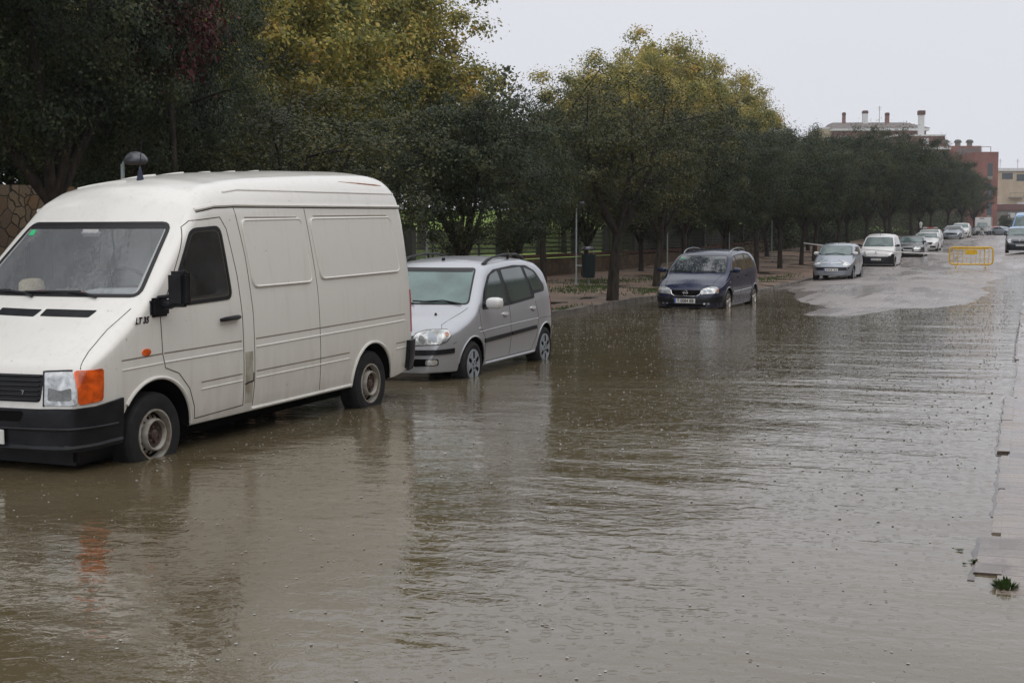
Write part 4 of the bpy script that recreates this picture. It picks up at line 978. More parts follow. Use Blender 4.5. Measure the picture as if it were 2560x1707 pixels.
def hedge(label, pts, h, w, n, seed):
    rg = np.random.default_rng(seed); P = []
    seg = list(zip(pts[:-1], pts[1:])); Ls = [math.dist(a, b) for a, b in seg]; T = sum(Ls)
    for (a, b), l in zip(seg, Ls):
        k = int(n*l/T); t = rg.random(k); X = a[0]+(b[0]-a[0])*t+rg.uniform(-w, w, k); Y = a[1]+(b[1]-a[1])*t
        top = h*(0.85+0.15*np.sin(Y*0.9)+0.1*np.sin(Y*2.3)); Z = rg.random(k)*top+np.array([prof(v) for v in Y])+0.1
        P.append(np.stack([X, Y, Z], 1))
    P = np.concatenate(P); me = np_mesh('hedge', leaf_quads(P, 0.16, rg), len(P)); me.materials.append(M['leaf_dark'])
    o = bpy.data.objects.new('hedge', me); scn.collection.objects.link(o); tag(o, label, 'hedge')
hedge('dark overgrown hedge inside the park fence right of the navy car', [(-17.9, 63), (-17.6, 76)], 2.9, 0.45, 16000, 1)
hedge('long dark hedge inside the fence behind the row of parked cars', [(-17.6, 79), (-16.6, 110), (-15.0, 140)], 3.2, 0.6, 30000, 2)
hedge('far dark hedge running on to the red building', [(-15.0, 141), (-12.5, 190), (-10.4, 252)], 3.8, 0.8, 30000, 3)

# ------------------------------------------------------------------ street lamps, bin, barrier, tape
def make_lamp():
    root = empty('street_lamp', (0, 0, 0))
    MB().tube([(0, 0, -0.1), (0, 0, 0.25), (0, 0, 0.3), (0, 0, 2.78)], [0.075, 0.075, 0.05, 0.04], n=12).lathe([(0.13, 0), (0.13, 0.03), (0.07, 0.05)], axis='Z', n=14).build('lamp_post', M['galv'], root, True, 0.5)
    hd = MB().lathe([(0.02, 0.14), (0.10, 0.13), (0.18, 0.10), (0.235, 0.05), (0.245, 0.02), (0.24, 0.0)], c=(0.30, 0, 2.80), axis='Z', n=26).build('lamp_head', M['lampcap'], root, True, 0.6)
    MB().lathe([(0.225, 0.0), (0.20, -0.02), (0.14, -0.035), (0, -0.04)], c=(0.30, 0, 2.80), axis='Z', n=24).build('lamp_lens', M['lampglass'], hd, True, 0.8)
    MB().tube([(0, 0, 2.72), (0.02, 0, 2.80), (0.10, 0, 2.84)], 0.022, n=8).build('lamp_arm', M['galv'], root)
    return root
lamp0 = make_lamp()
LL = ['street lamp whose domed head shows just above the van roof', 'street lamp hidden behind the van rear, left of the stone arch', 'grey lamp post with the dark litter bin beside it', 'grey lamp post rising behind the left side of the navy car', 'thin grey lamp post just right of the navy car roof', 'thin grey lamp post left of the small silver hatchback']
for i, (y, lab) in enumerate(zip((18.2, 29.9, 41.5, 53.3, 65.4, 77.1), LL)):
    o = lamp0 if i == 0 else copy_tree(lamp0); o.location = (-13.5, y, pave_z(-13.5, y)); o.rotation_euler = (0, 0, 0.1)
    if i == 0: o.location = (-9.95, 13.4, pave_z(-9.95, 13.4)); o.scale = (0.58, 0.58, 0.900)
    tag(o, lab, 'street lamp', 'street lamps along the pavement')
bn = empty('litter_bin', (-13.05, 41.4, pave_z(-13.1, 41.4))); tag(bn, 'dark green litter bin fixed beside the grey lamp post', 'litter bin'); bn.rotation_euler = (0, 0, 0.25)
MB().lathe([(0.13, 0.22), (0.19, 0.22), (0.20, 0.26), (0.235, 0.95), (0.235, 0.97), (0.21, 0.97), (0.20, 0.9), (0.0, 0.88)], axis='Z', n=22).build('bin_body', M['bin'], bn, True, 0.5)
MB().lathe([(0.20, 1.10), (0.21, 1.14), (0.17, 1.19), (0.08, 1.215), (0, 1.22)], axis='Z', n=22).build('bin_lid', M['lampcap'], bn, True, 0.6)
for q, r_ in (([(-0.16, 0, 0.95), (-0.16, 0, 1.12)], 0.012), ([(0.16, 0, 0.95), (0.16, 0, 1.12)], 0.012), ([(-0.2, 0, 0.6), (-0.42, 0, 0.6)], 0.02), ([(0, 0, -0.02), (0, 0, 0.24)], 0.03)): MB().tube(q, r_).build('bin_bracket', M['galv'], bn)

BX0, BY0, BX1, BY1 = -3.62, 71.4, -1.62, 71.75
bz = road_z(-2.7, 71.5)
br = empty('crowd_barrier', ((BX0+BX1)/2, (BY0+BY1)/2, bz), (0, 0, math.atan2(BY1-BY0, BX1-BX0))); tag(br, 'yellow metal crowd barrier closing the wet road', 'barrier')
w2, zb0, zt0, rc = 1.03, 0.22, 1.06, 0.16
out = []
for (cx, cz, a0) in ((w2-rc, zt0-rc, 0), (-w2+rc, zt0-rc, 90), (-w2+rc, zb0+rc, 180), (w2-rc, zb0+rc, 270)):
    for k in range(6): a = R_(a0+18*k); out.append((cx+rc*math.cos(a), 0, cz+rc*math.sin(a)))
MB().tube(out+[out[0]], 0.040, n=10).build('barrier_frame', M['yellow'], br)
for k in range(9):
    x = -0.84+k*0.21
    if abs(x) < 0.26: MB().tube([(x, 0, zb0), (x, 0, 0.60)], 0.014, n=7).build('barrier_bar', M['yellow'], br)
    else: MB().tube([(x, 0, zb0), (x, 0, zt0)], 0.026 if k in (1, 7) else 0.019, n=7).build('barrier_bar', M['yellow'], br)
MB().box((0, 0, 0.82), (0.58, 0.02, 0.24), bev=0.006).box((0, 0, 0.985), (1.6, 0.022, 0.05)).build('barrier_plate', M['yellow'], br)
for x in (-0.70, 0.70):
    MB().tube([(x, 0, zb0), (x, 0, 0.10)], 0.024, n=8).tube([(x, -0.22, 0.02), (x, -0.10, 0.09), (x, 0, 0.12), (x, 0.10, 0.09), (x, 0.22, 0.02)], 0.022, n=8).build('barrier_foot', M['yellow'], br)
def ribbon(name, pts, w, mat, label, cat, group=None):
    mb = MB(); vs = []; fs = []; n = len(pts)
    for i, p in enumerate(pts):
        p = Vector(p); tw = 0.35*math.sin(i*0.9)
        d = Vector((math.sin(tw)*0.3, math.cos(tw)*0.2, 1)).normalized()*w/2
        vs += [p+d, p-d, p-d+Vector((0, 0.004, 0)), p+d+Vector((0, 0.004, 0))]
    for i in range(n-1):
        for k in range(4): fs.append((i*4+k, i*4+(k+1) % 4, i*4+4+(k+1) % 4, i*4+4+k))
    o = mb.add(vs, fs).build(name, mat, None, True, 0.8); return tag(o, label, cat, group)
def sag(a, b, s, n=30): 
    a, b = Vector(a), Vector(b); return [a.lerp(b, k/n)-Vector((0, 0, s*4*(k/n)*(1-k/n))) for k in range(n+1)]
ribbon('barrier_tape', sag((-10.48, 68.9, 1.40), (-3.68, 71.2, 0.86), 0.10), 0.06, M['tape'], 'white plastic tape stretched from the tree across the parked cars to the yellow barrier', 'tape', 'warning tapes')
ribbon('barrier_tape', sag((-1.62, 71.75, 0.80), (2.0, 74.0, 1.5), 0.10), 0.06, M['tape'], 'white plastic tape crossing in front of the dark grey car at the right edge', 'tape', 'warning tapes')

# ------------------------------------------------------------------ far buildings
M['brick'] = noise_mat('red_brick', [(0.4, (0.17, 0.09, 0.075)), (0.6, (0.24, 0.13, 0.11))], scale=1.2, rough=0.85)
M['redclad'] = noise_mat('red_cladding', [(0.4, (0.20, 0.085, 0.07)), (0.6, (0.26, 0.115, 0.095))], scale=0.5, rough=0.7)
M['brownp'] = flat('brown_panel', (0.26, 0.17, 0.11), rough=0.7)
M['roofg'] = noise_mat('grey_brown_roof', [(0.4, (0.14, 0.12, 0.115)), (0.6, (0.20, 0.17, 0.16))], scale=2, stretch=(1, 1, 3), rough=0.8)
M['trim'] = flat('white_trim', (0.62, 0.62, 0.62), rough=0.7)
M['beige'] = noise_mat('beige_render', [(0.4, (0.42, 0.34, 0.24)), (0.6, (0.50, 0.42, 0.31))], scale=0.4, rough=0.8)
M['greyw'] = noise_mat('grey_render', [(0.4, (0.20, 0.19, 0.17)), (0.6, (0.28, 0.27, 0.24))], scale=0.4, rough=0.85)
M['win'] = flat('window_glass', (0.06, 0.075, 0.085), rough=0.1, var=0.2)
M['blind'] = flat('white_blind', (0.6, 0.6, 0.6), rough=0.7)
M['maroon'] = flat('maroon_roof_strip', (0.17, 0.09, 0.085), rough=0.7)
def bldg(name, x, y, z, rz, label): 
    r = empty(name, (x, y, z), (0, 0, rz)); return tag(r, label, 'building', 'buildings at the far end of the street')
def bpart(root, name, boxes, mat):
    m = MB()
    for (x0, x1, y0, y1, z0, z1) in boxes: m.box(((x0+x1)/2, (y0+y1)/2, (z0+z1)/2), (abs(x1-x0), abs(y1-y0), z1-z0))
    return m.build(name, mat, root, False)
YW = 0.35   # facades turned slightly, as the far end of the street bends
# hipped roof block: local x along facade, origin at facade left bottom
b1 = bldg('apartment_block', -35.4, 268.9, 1.8, YW, 'red brick block with brown hipped roof, white eaves and three capped chimneys')
bpart(b1, 'wall', [(0, 17.6, 0, 12, 0, 20.1)], M['brick'])
rf = MB(); rf.add([(-0.6, -0.6, 20.6), (18.3, -0.6, 20.6), (18.3, 12.6, 20.6), (-0.6, 12.6, 20.6), (0.6, 4.0, 22.0), (14.8, 4.0, 22.0), (14.8, 8.5, 22.0), (0.6, 8.5, 22.0)], [(0, 1, 5, 4), (1, 2, 6, 5), (2, 3, 7, 6), (3, 0, 4, 7), (4, 5, 6, 7), (0, 3, 2, 1)])
rfo = rf.build('roof', M['roofg'], b1, False)
bpart(b1, 'eaves', [(-0.5, 18.1, -0.5, 12.5, 20.1, 20.595)], M['trim'])
for (cx, h, w_) in ((2.6, 1.6, 0.5), (6.7, 2.3, 0.8), (11.0, 1.5, 0.6)):
    ch = MB().box((cx, 3.6, 21.8), (w_*1.2, w_*1.2, h+1.4)).build('chimney', M['trim'] if w_ > 0.7 else M['brick'], rfo, False)
    MB().box((cx, 3.6, 22.5+h/2+0.25), (w_*1.3, w_*1.3, 0.4)).box((cx, 3.6, 22.5+h/2+0.5), (w_*1.05, w_*1.05, 0.2)).build('chimney_cap', M['coping'], rfo, False)
for x in (1.2, 5.2, 9.5, 13.2, 16.0):
    for z in (17.6, 14.5): 
        f = bpart(b1, 'window', [(x, x+1.5, -0.06, 0.1, z, z+1.5)], M['trim']); p = MB().box((x+0.75, -0.08, z+0.75), (1.2, 0.03, 1.2)).build('pane', M['win'], f, False)
MB().tube([(9.6, 4, 22), (9.6, 4, 25.2)], 0.05, n=5).tube([(9.2, 4, 24.9), (10.0, 4, 24.9)], 0.03, n=4).tube([(9.3, 4, 24.5), (9.9, 4, 24.5)], 0.03, n=4).build('aerial', M['fence'], b1)
b0 = bldg('pale_block', -38.6, 269.5, 1.8, YW, 'pale cream block with blue glass terrace left of the hipped roof')
bpart(b0, 'wall', [(0, 3.2, 0, 10, 0, 20.6)], M['beige']); bpart(b0, 'window', [(1.2, 2.9, -0.08, 0.05, 17.6, 18.9)], M['win']); bpart(b0, 'parapet', [(-0.1, 3.15, -0.1, 0.1, 20.6, 20.9)], M['trim'])
b2 = bldg('balcony_block', -19.0, 264.4, 1.8, YW, 'red brick block with white corner balcony and tall white chimney')
bpart(b2, 'wall', [(-2.5, 4.0, 0, 9, 0, 16.4)], M['brick']); bpart(b2, 'upper_storey', [(-4.5, 4.6, 0.6, 9, 16.4, 18.4)], M['brick'])
bpart(b2, 'balcony_slab', [(-4.8, 5.3, -0.9, 0.55, 15.9, 16.35)], M['trim'])
bpart(b2, 'parapet', [(-4.6, 4.7, 0.4, 9.1, 18.41, 18.7)], M['trim']); 
bpart(b2, 'balcony_rail', [(1.8, 5.2, -0.85, -0.75, 17.3, 17.4)]+[(1.8+k*0.4, 1.86+k*0.4, -0.83, -0.77, 16.36, 17.29) for k in range(9)], M['greyw'])
bpart(b2, 'window', [(-0.8, 0.6, -0.07, 0.05, 13.2, 15.3)], M['blind']); bpart(b2, 'window', [(0.6, 1.6, 0.53, 0.65, 16.9, 18.0)], M['blind']); bpart(b2, 'window', [(2.2, 3.6, -0.07, 0.05, 13.2, 15.3)], M['win'])
cm = MB().box((0.5, 2, 20.4), (0.95, 0.95, 4.0)).build('chimney', M['trim'], b2, False); MB().box((0.5, 2, 22.8), (1.2, 1.2, 0.8)).build('chimney_cap', M['coping'], cm, False)
b3 = bldg('flat_roofed_block', -14.6, 266.6, 1.8, YW, 'low flat roofed brick block with three round roof vents and brown panel')
bpart(b3, 'wall', [(0, 6.4, 0, 9, 0, 16.6)], M['redclad']); bpart(b3, 'louvre_panel', [(1.9, 6.2, -0.06, 0.05, 14.4, 16.2)], M['roofg']); bpart(b3, 'brown_panel', [(2.6, 6.41, -0.5, -0.07, 10.9, 14.1)], M['brownp'])
bpart(b3, 'window', [(4.4, 6.3, -0.3, -0.05, 8.6, 10.6)], M['win'])
for x, w_ in ((0.9, 0.75), (3.0, 1.2), (5.2, 1.2)):
    v = MB().lathe([(w_*0.42, 16.6), (w_*0.42, 17.5)], c=(x, 3, 0), axis='Z', n=14).build('roof_vent', M['greyw'], b3, True, 0.5); MB().lathe([(0, 18.0), (w_*0.4, 17.9), (w_*0.62, 17.5), (w_*0.6, 17.4)], c=(x, 3, 0), axis='Z', n=14).build('vent_cap', M['fence'], v, True, 0.6)
b4 = bldg('red_clad_building', -9.2, 258.0, 1.8, YW, 'tall plain dark red building with narrow vertical windows and roof frame')
bpart(b4, 'wall', [(0, 4.15, 0, 10, 1.7, 14.9)], M['redclad']); bpart(b4, 'base', [(0.1, 4.0, 0.1, 9.9, -0.5, 1.69)], M['greyw'])
for z in (10.6, 7.0, 3.6): 
    f = bpart(b4, 'window', [(2.3, 3.15, -0.06, 0.05, z, z+2.3)], M['win']); MB().box((2.72, -0.05, z-0.3), (0.85, 0.06, 0.55)).build('window_panel', M['greyw'], f, False)
bpart(b4, 'roof_frame', [(-0.2, 2.9, 0.3, 0.4, 15.75, 15.85), (2.8, 2.9, 0.3, 0.4, 14.9, 15.75), (1.2, 1.28, 0.3, 0.4, 14.9, 15.75)], M['greyw'])
b5 = bldg('beige_apartments', -6.9, 330.0, 1.8, YW, 'beige apartment building with white cornice behind a long grey wall')
bpart(b5, 'wall', [(0, 22, 0, 10, 5.5, 14.6)], M['beige']); bpart(b5, 'cornice', [(-0.2, 22.2, -0.4, 10, 14.61, 15.3)], M['trim'])
for x, z, w_, h_, mt in ((1.1, 12.8, 2.4, 1.4, 'win'), (4.4, 12.4, 1.9, 1.5, 'win'), (7.2, 12.4, 2, 1.5, 'win'), (0.3, 5.6, 1.1, 1.7, 'blind'), (6.5, 8.5, 3.0, 2.8, 'maroon'), (4.6, 5.6, 9, 2.0, 'trim')):
    bpart(b5, 'window', [(x, x+w_, -0.08, 0.05, z, z+h_)], M[mt])
bl = bpart(b5, 'balcony', [(2.6, 5.8, -1.2, -0.1, 8.6, 8.75), (2.6, 5.8, -1.2, -1.15, 9.6, 9.7), (2.6, 2.7, -1.2, -1.1, 8.7, 9.6), (5.7, 5.8, -1.2, -1.1, 8.7, 9.6)], M['greyw'])
for x in (1.6, 5.6): MB().tube([(x, 3, 15), (x, 3, 17.6)], 0.04, n=4).tube([(x-.4, 3, 17.2), (x+.4, 3, 17.2)], 0.03, n=4).tube([(x-.3, 3, 16.8), (x+.3, 3, 16.8)], 0.03, n=4).build('aerial', M['fence'], b5)
b6 = bldg('garage_wall', -6.0, 268.0, 1.5, YW, 'long grey garage wall with a maroon roof strip and two pale windows')
bpart(b6, 'wall', [(0, 26, 0, 6, 0, 5.0)], M['greyw']); bpart(b6, 'roof', [(-0.1, 26, -0.3, 6, 5.01, 6.1)], M['maroon'])
for x in (2.6, 4.2): bpart(b6, 'window', [(x, x+1.3, -0.07, 0.05, 3.6, 4.5)], M['blind'])
shp = plant('d2', -3.6, 241.0, 4.2, 1.3, 'small conical green tree before the grey garage wall', 'tree', None, base=1.4)

bs = empty('street_building', (8.5, 38, 0)); tag(bs, 'long brown rendered building on the right side of the street, beyond the picture', 'building')
M['brownr'] = noise_mat('brown_render', [(0.4, (0.17, 0.12, 0.085)), (0.6, (0.27, 0.20, 0.14))], scale=0.3, rough=0.8)
bpart(bs, 'wall', [(0, 8, -44, 130, -0.5, 8.6)], M['brownr']); bpart(bs, 'cornice', [(-0.25, 8, -44, 130, 8.61, 8.9)], M['trim'])
for k in range(34):
    for z in (1.0, 4.2):
        f = bpart(bs, 'window', [(-0.05, 0.1, -41+k*5, -39.4+k*5, z, z+1.4)], M['trim']); bpart(f, 'pane', [(-0.07, -0.055, -40.9+k*5, -39.5+k*5, z+0.1, z+1.3)], M['win'])
# ------------------------------------------------------------------ pavement posts and litter
po = MB().tube([(0, 0, 0), (0, 0, 1.0)], 0.06, n=10).lathe([(0.09, 0.98), (0.09, 1.1), (0.0, 1.14)], axis='Z', n=12).build('marker_post', flat('post_dark', (0.05, 0.055, 0.05)), None, True, 0.5)
po.location = (-8.35, 118, prof(118)+0.05); po.scale = (1.3, 1.3, 1.75); tag(po, 'slim dark marker post with white bands beyond the white taxi', 'post')
MB().lathe([(0.068, 0.86), (0.068, 0.97)], axis='Z', n=12).lathe([(0.066, 0.3), (0.066, 0.5)], axis='Z', n=12).lathe([(0.095, 0.98), (0.095, 1.1), (0.0, 1.15)], axis='Z', n=12).build('white_band', M['trim'], po, True, 0.5)

# ------------------------------------------------------------------ vehicles
def put(v_hub, yaw, yo, r):
    """root position from the ground-level centre of the left front wheel face"""
    ly = (-math.sin(yaw), math.cos(yaw)); return (v_hub[0]-ly[0]*yo, v_hub[1]-ly[1]*yo, v_hub[2]-r)
def mir(poly): return [(-a, b) for a, b in poly][::-1]

M['strip'] = noise_mat('dirty_strip', [(0.35, (0.30, 0.275, 0.22)), (0.65, (0.52, 0.49, 0.43))], scale=7, rough=0.6)
# --- white panel van
SP = dict(fo=0.92, wb=3.55, wr=0.34, uC=0.6, sm=0.07,
 top=[(0, 0.62), (0.02, 0.70), (0.05, 0.88), (0.085, 0.955), (0.14, 1.0), (0.40, 1.185), (0.66, 1.345), (0.76, 1.415), (1.43, 2.04), (1.60, 2.215), (1.80, 2.325), (2.05, 2.395), (2.4, 2.435), (2.8, 2.465), (4.0, 2.515), (5.0, 2.535), (5.22, 2.51), (5.33, 2.44), (5.39, 2.25), (5.42, 1.9), (5.44, 1.2), (5.455, 0.75), (5.46, 0.5)],
 bot=[(0, 0.325), (0.5, 0.325), (1.3, 0.34), (5.0, 0.34), (5.3, 0.38), (5.46, 0.45)],
 plan=[(0, 0.80), (0.05, 0.86), (0.15, 0.915), (0.35, 0.945), (0.7, 0.96), (1.2, 0.965), (5.1, 0.965), (5.35, 0.955), (5.46, 0.92)],
 belt=[(0, 0.9), (0.4, 1.10), (0.9, 1.25), (5.5, 1.25)], zm=0.80, tuck=0.03, sh=0.012, tum=0.085, tum2=0.045,
 rt=[(0, 0.04), (0.5, 0.07), (0.8, 0.07), (1.4, 0.07), (1.9, 0.22), (2.4, 0.30), (5.1, 0.30), (5.4, 0.15), (5.46, 0.05)],
 rh=[(0, 0.06), (0.5, 0.10), (0.8, 0.07), (1.4, 0.09), (1.9, 0.20), (2.4, 0.24), (5.46, 0.20)],
 crown=[(0, 0.01), (0.3, 0.035), (0.8, 0.02), (1.4, 0.04), (2.2, 0.06), (5.46, 0.05)],
 kf=[(0, 0.10), (0.8, 0.12), (1.5, 0.10), (2.4, 0.0), (5.5, 0)], kr=[(0, 0), (4.9, 0), (5.46, 0.03)])
vyaw = R_(-91.9)
V = Vehicle('panel_van', SP, M['van'], put((-6.41, 8.99, 0.185), vyaw, 0.935, 0.34), vyaw, R_(0.85))
tag(V.root, 'white high roofed panel van in the flood with a straw hat on its dashboard', 'van')
# cab interior and window holes
cut = MB(); prof_in = [(0.93, 1.28), (1.49, 1.93), (1.56, 2.06), (2.08, 2.06), (2.08, 0.75), (1.25, 0.75), (1.05, 1.1)]
def wv(z): return 0.865-0.10*(z-1.25)
vs = [(V.fo-u, sg*(wv(z) if z > 1.25 else 0.86), z) for sg in (1, -1) for u, z in prof_in]; n = len(prof_in)
cut.add(vs, [tuple(range(n)), tuple(range(2*n-1, n-1, -1))]+[(i, n+i, n+(i+1) % n, (i+1) % n) for i in range(n)])
boolean(V.body, cut.build('cut', M['cabin'], V.root, False))
wspoly = rounded([(-0.835, 1.435), (0.835, 1.435), (0.715, 2.0), (-0.715, 2.0)], 0.07)
winpoly = rounded([(1.11, 1.345), (1.99, 1.365), (1.94, 1.965), (1.535, 1.945)], 0.07)
inner = rounded([(-0.79, 1.45), (0.79, 1.45), (0.69, 1.985), (-0.69, 1.985)], 0.05)
c = MB().prism([(p, q) for p, q in inner], V.fo-1.75, V.fo+0.4, 'X').build('cut', M['cabin'], V.root, False); boolean(V.body, c)
wl_in = rounded([(1.15, 1.38), (1.96, 1.40), (1.91, 1.935), (1.555, 1.92)], 0.05)
for sg in (1, -1):
    c = MB().prism([(V.fo-u, z) for u, z in wl_in], sg*0.6, sg*1.3, 'Y').build('cut', M['cabin'], V.root, False); boolean(V.body, c)
V.arches((0.445, 0.42), dy=0.32)
ws = V.patch('windshield', wspoly, 'F', M['g_van'], off=0.004, skirt=0.002, res=0.06)
V.line('windshield_seal', wspoly, 'F', 0.030, M['seal'], off=0.008, closed=True, parent=ws)
V.patch('windshield_shade', rounded([(-0.71, 1.955), (0.71, 1.955), (0.70, 1.998), (-0.70, 1.998)], 0.01), 'F', M['seal'], off=0.006, parent=ws, skirt=0.001)
for vw, nm in (('L', 'l'), ('R', 'r')):
    g = V.patch('side_window', winpoly, vw, M['g_side'], off=0.003, skirt=0.001, res=0.08)
    V.line('window_seal', winpoly, vw, 0.030, M['seal'], off=0.006, closed=True, parent=g)
    MB().prism([(V.fo-1.49, 1.40), (V.fo-1.515, 1.40), (V.fo-1.515, 1.93), (V.fo-1.49, 1.93)], *((0.80, 0.83) if vw == 'L' else (-0.83, -0.80)), 'Y').build('window_bar', M['seal'], g, False)
# seats, dashboard, wheel, partition
st = MB()
for y in (0.42, -0.42): st.box((V.fo-1.86, y, 1.22), (0.12, 0.5, 0.75), bev=0.05).box((V.fo-1.80, y, 1.70), (0.09, 0.26, 0.20), bev=0.04)
st.build('seat', M['lensdark'], V.root, True, 0.5)
dsh = MB(); vs = []; 
for y, zc_ in ((-0.82, 1.385), (-0.5, 1.40), (-0.1, 1.40), (0.08, 1.41), (0.22, 1.475), (0.62, 1.485), (0.82, 1.42)):
    vs += [(V.fo-0.93, y, 1.36), (V.fo-1.02, y, zc_-0.01), (V.fo-1.18, y, zc_), (V.fo-1.24, y, 1.30), (V.fo-1.24, y, 1.0), (V.fo-0.98, y, 1.2)]
fs = [(j*6+i, j*6+(i+1) % 6, j*6+6+(i+1) % 6, j*6+6+i) for j in range(6) for i in range(6)]+[(0, 1, 2, 3, 4, 5), tuple(36+i for i in (5, 4, 3, 2, 1, 0))]
dsh.add(vs, fs).build('dashboard', M['dash'], V.root, True, 0.7)
sw = MB(); cc = Vector((V.fo-1.33, 0.43, 1.48)); pts = []
for k in range(25):
    a = 2*math.pi*k/24; pts.append(cc+Vector((0.10*math.sin(a)*1.0, 0.19*math.cos(a), 0.16*math.sin(a))))
sw.tube(pts, 0.014, n=7, caps=False).tube([cc+Vector((0, -0.18, 0)), cc+Vector((0, 0.18, 0))], 0.016).build('steering_wheel', M['plastic'], V.root)
MB().box((V.fo-2.05, -0.15, 1.55), (0.015, 0.45, 0.95)).build('partition_panel', M['dash'], V.root, False)
MB().box((V.fo-1.32, 0.03, 1.925), (0.03, 0.20, 0.06), bev=0.02).build('rear_view_mirror', M['trim'], V.root)
V.patch('windshield_sticker', [(-0.665, 1.90), (-0.60, 1.90), (-0.61, 1.945), (-0.665, 1.945)], 'F', M['green_s'], off=0.008, parent=ws, skirt=0.001)
# wipers
for y0, y1 in ((0.10, 0.50), (-0.62, -0.10)):
    a = V.hit('F', y1, 1.415)[0]; 
    wpr = V.line('wiper', [(y0-0.30, 1.445), (y0+0.1, 1.452), (y1-0.12, 1.44), (y1, 1.415)], 'F', 0.011, M['plastic'], off=0.018, bead=True, parent=V.root)
    V.line('wiper_blade', [(y0-0.38, 1.448), (y0+0.22, 1.462)], 'F', 0.008, M['seal'], off=0.01, bead=True, parent=wpr)
# front: grille, lights, bumper
g = V.patch('grille', rounded([(-0.565, 0.69), (0.565, 0.69), (0.575, 0.89), (-0.575, 0.89)], 0.03), 'F', M['plastic'], off=0.004)
sl = MB()
for k in range(6):
    z = 0.705+k*0.034; V.line('x', [(-0.55, z), (0.55, z)], 'F', 0.006, None, off=0.016, bead=True, mbs=sl)
sl.build('grille_slat', M['seal'], g, True)
add_text('7', 0.06, (V.hit('F', 0.42, 0.755)[0].x+0.02, 0.42, 0.755), g, M['cap'], name='grille_mark')
hl = V.patch('headlight', [(0.835, 0.665), (1.055, 0.672), (1.055, 0.915), (0.86, 0.905)], 'W', M['lens'], off=0.008, rnd_=0.015, res=0.03)
hr = V.patch('headlight', mir([(0.835, 0.665), (1.055, 0.672), (1.055, 0.915), (0.86, 0.905)]), 'W', M['lens'], off=0.008, rnd_=0.015, res=0.03)
for sg, h_ in ((1, hl), (-1, hr)):
    pl = [(0.865, 0.70), (1.02, 0.705), (1.03, 0.80), (0.96, 0.775), (0.875, 0.80)]
    V.patch('reflector', pl if sg > 0 else mir(pl), 'W', M['lensdark'], off=0.0095, rnd_=0.02, res=0.02, parent=h_)
    V.line('headlight_trim', [(sg*0.828, 0.66), (sg*0.853, 0.912), (sg*1.058, 0.922)], 'W', 0.012, M['seal'], off=0.008, parent=h_)
    pl = [(1.062, 0.672), (1.27, 0.692), (1.285, 0.93), (1.062, 0.92)]
    V.patch('indicator', pl if sg > 0 else mir(pl), 'W', M['orange'], off=0.010, rnd_=0.03, res=0.02)
bp_ = [(-1.47, 0.37), (-0.9, 0.345), (0.9, 0.345), (1.47, 0.37), (1.47, 0.69), (1.2, 0.655), (0.8, 0.64), (-0.8, 0.64), (-1.2, 0.655), (-1.47, 0.69)]
bo = V.patch('front_bumper', bp_, 'W', M['plastic'], off=0.025, res=0.05, skirt=0.05)
V.line('bumper_ledge', [(-1.40, 0.505), (-0.8, 0.495), (0.8, 0.495), (1.40, 0.505)], 'W', 0.012, M['plastic'], off=0.03, bead=True, parent=bo)
V.line('bumper_lip', [(-1.46, 0.372), (-0.9, 0.348), (0.9, 0.348), (1.46, 0.372)], 'W', 0.034, M['plastic'], off=0.006, bead=True, parent=bo)
V.patch('front_valance', [(-1.3, 0.352), (1.3, 0.352), (1.3, 0.36), (-1.3, 0.36)], 'W', M['plastic'], off=0.002, parent=bo)
MB().box((V.fo-0.42, 0, 0.27), (0.5, 1.56, 0.14), bev=0.03).build('skid_tray', M['plastic'], V.root, True, 0.5)
V.patch('bumper_intake', rounded([(-0.42, 0.55), (0.42, 0.55), (0.45, 0.62), (-0.45, 0.62)], 0.02), 'F', M['dark'], off=0.028, parent=bo)
pp = V.plate(0.035, 0.43); pp.location = (0.03, 0, 0)
add_text('F', 0.10, (V.hit('F', 0.22, 0.43)[0].x+0.022, 0.255, 0.43), pp, M['ink'], sx=0.86)
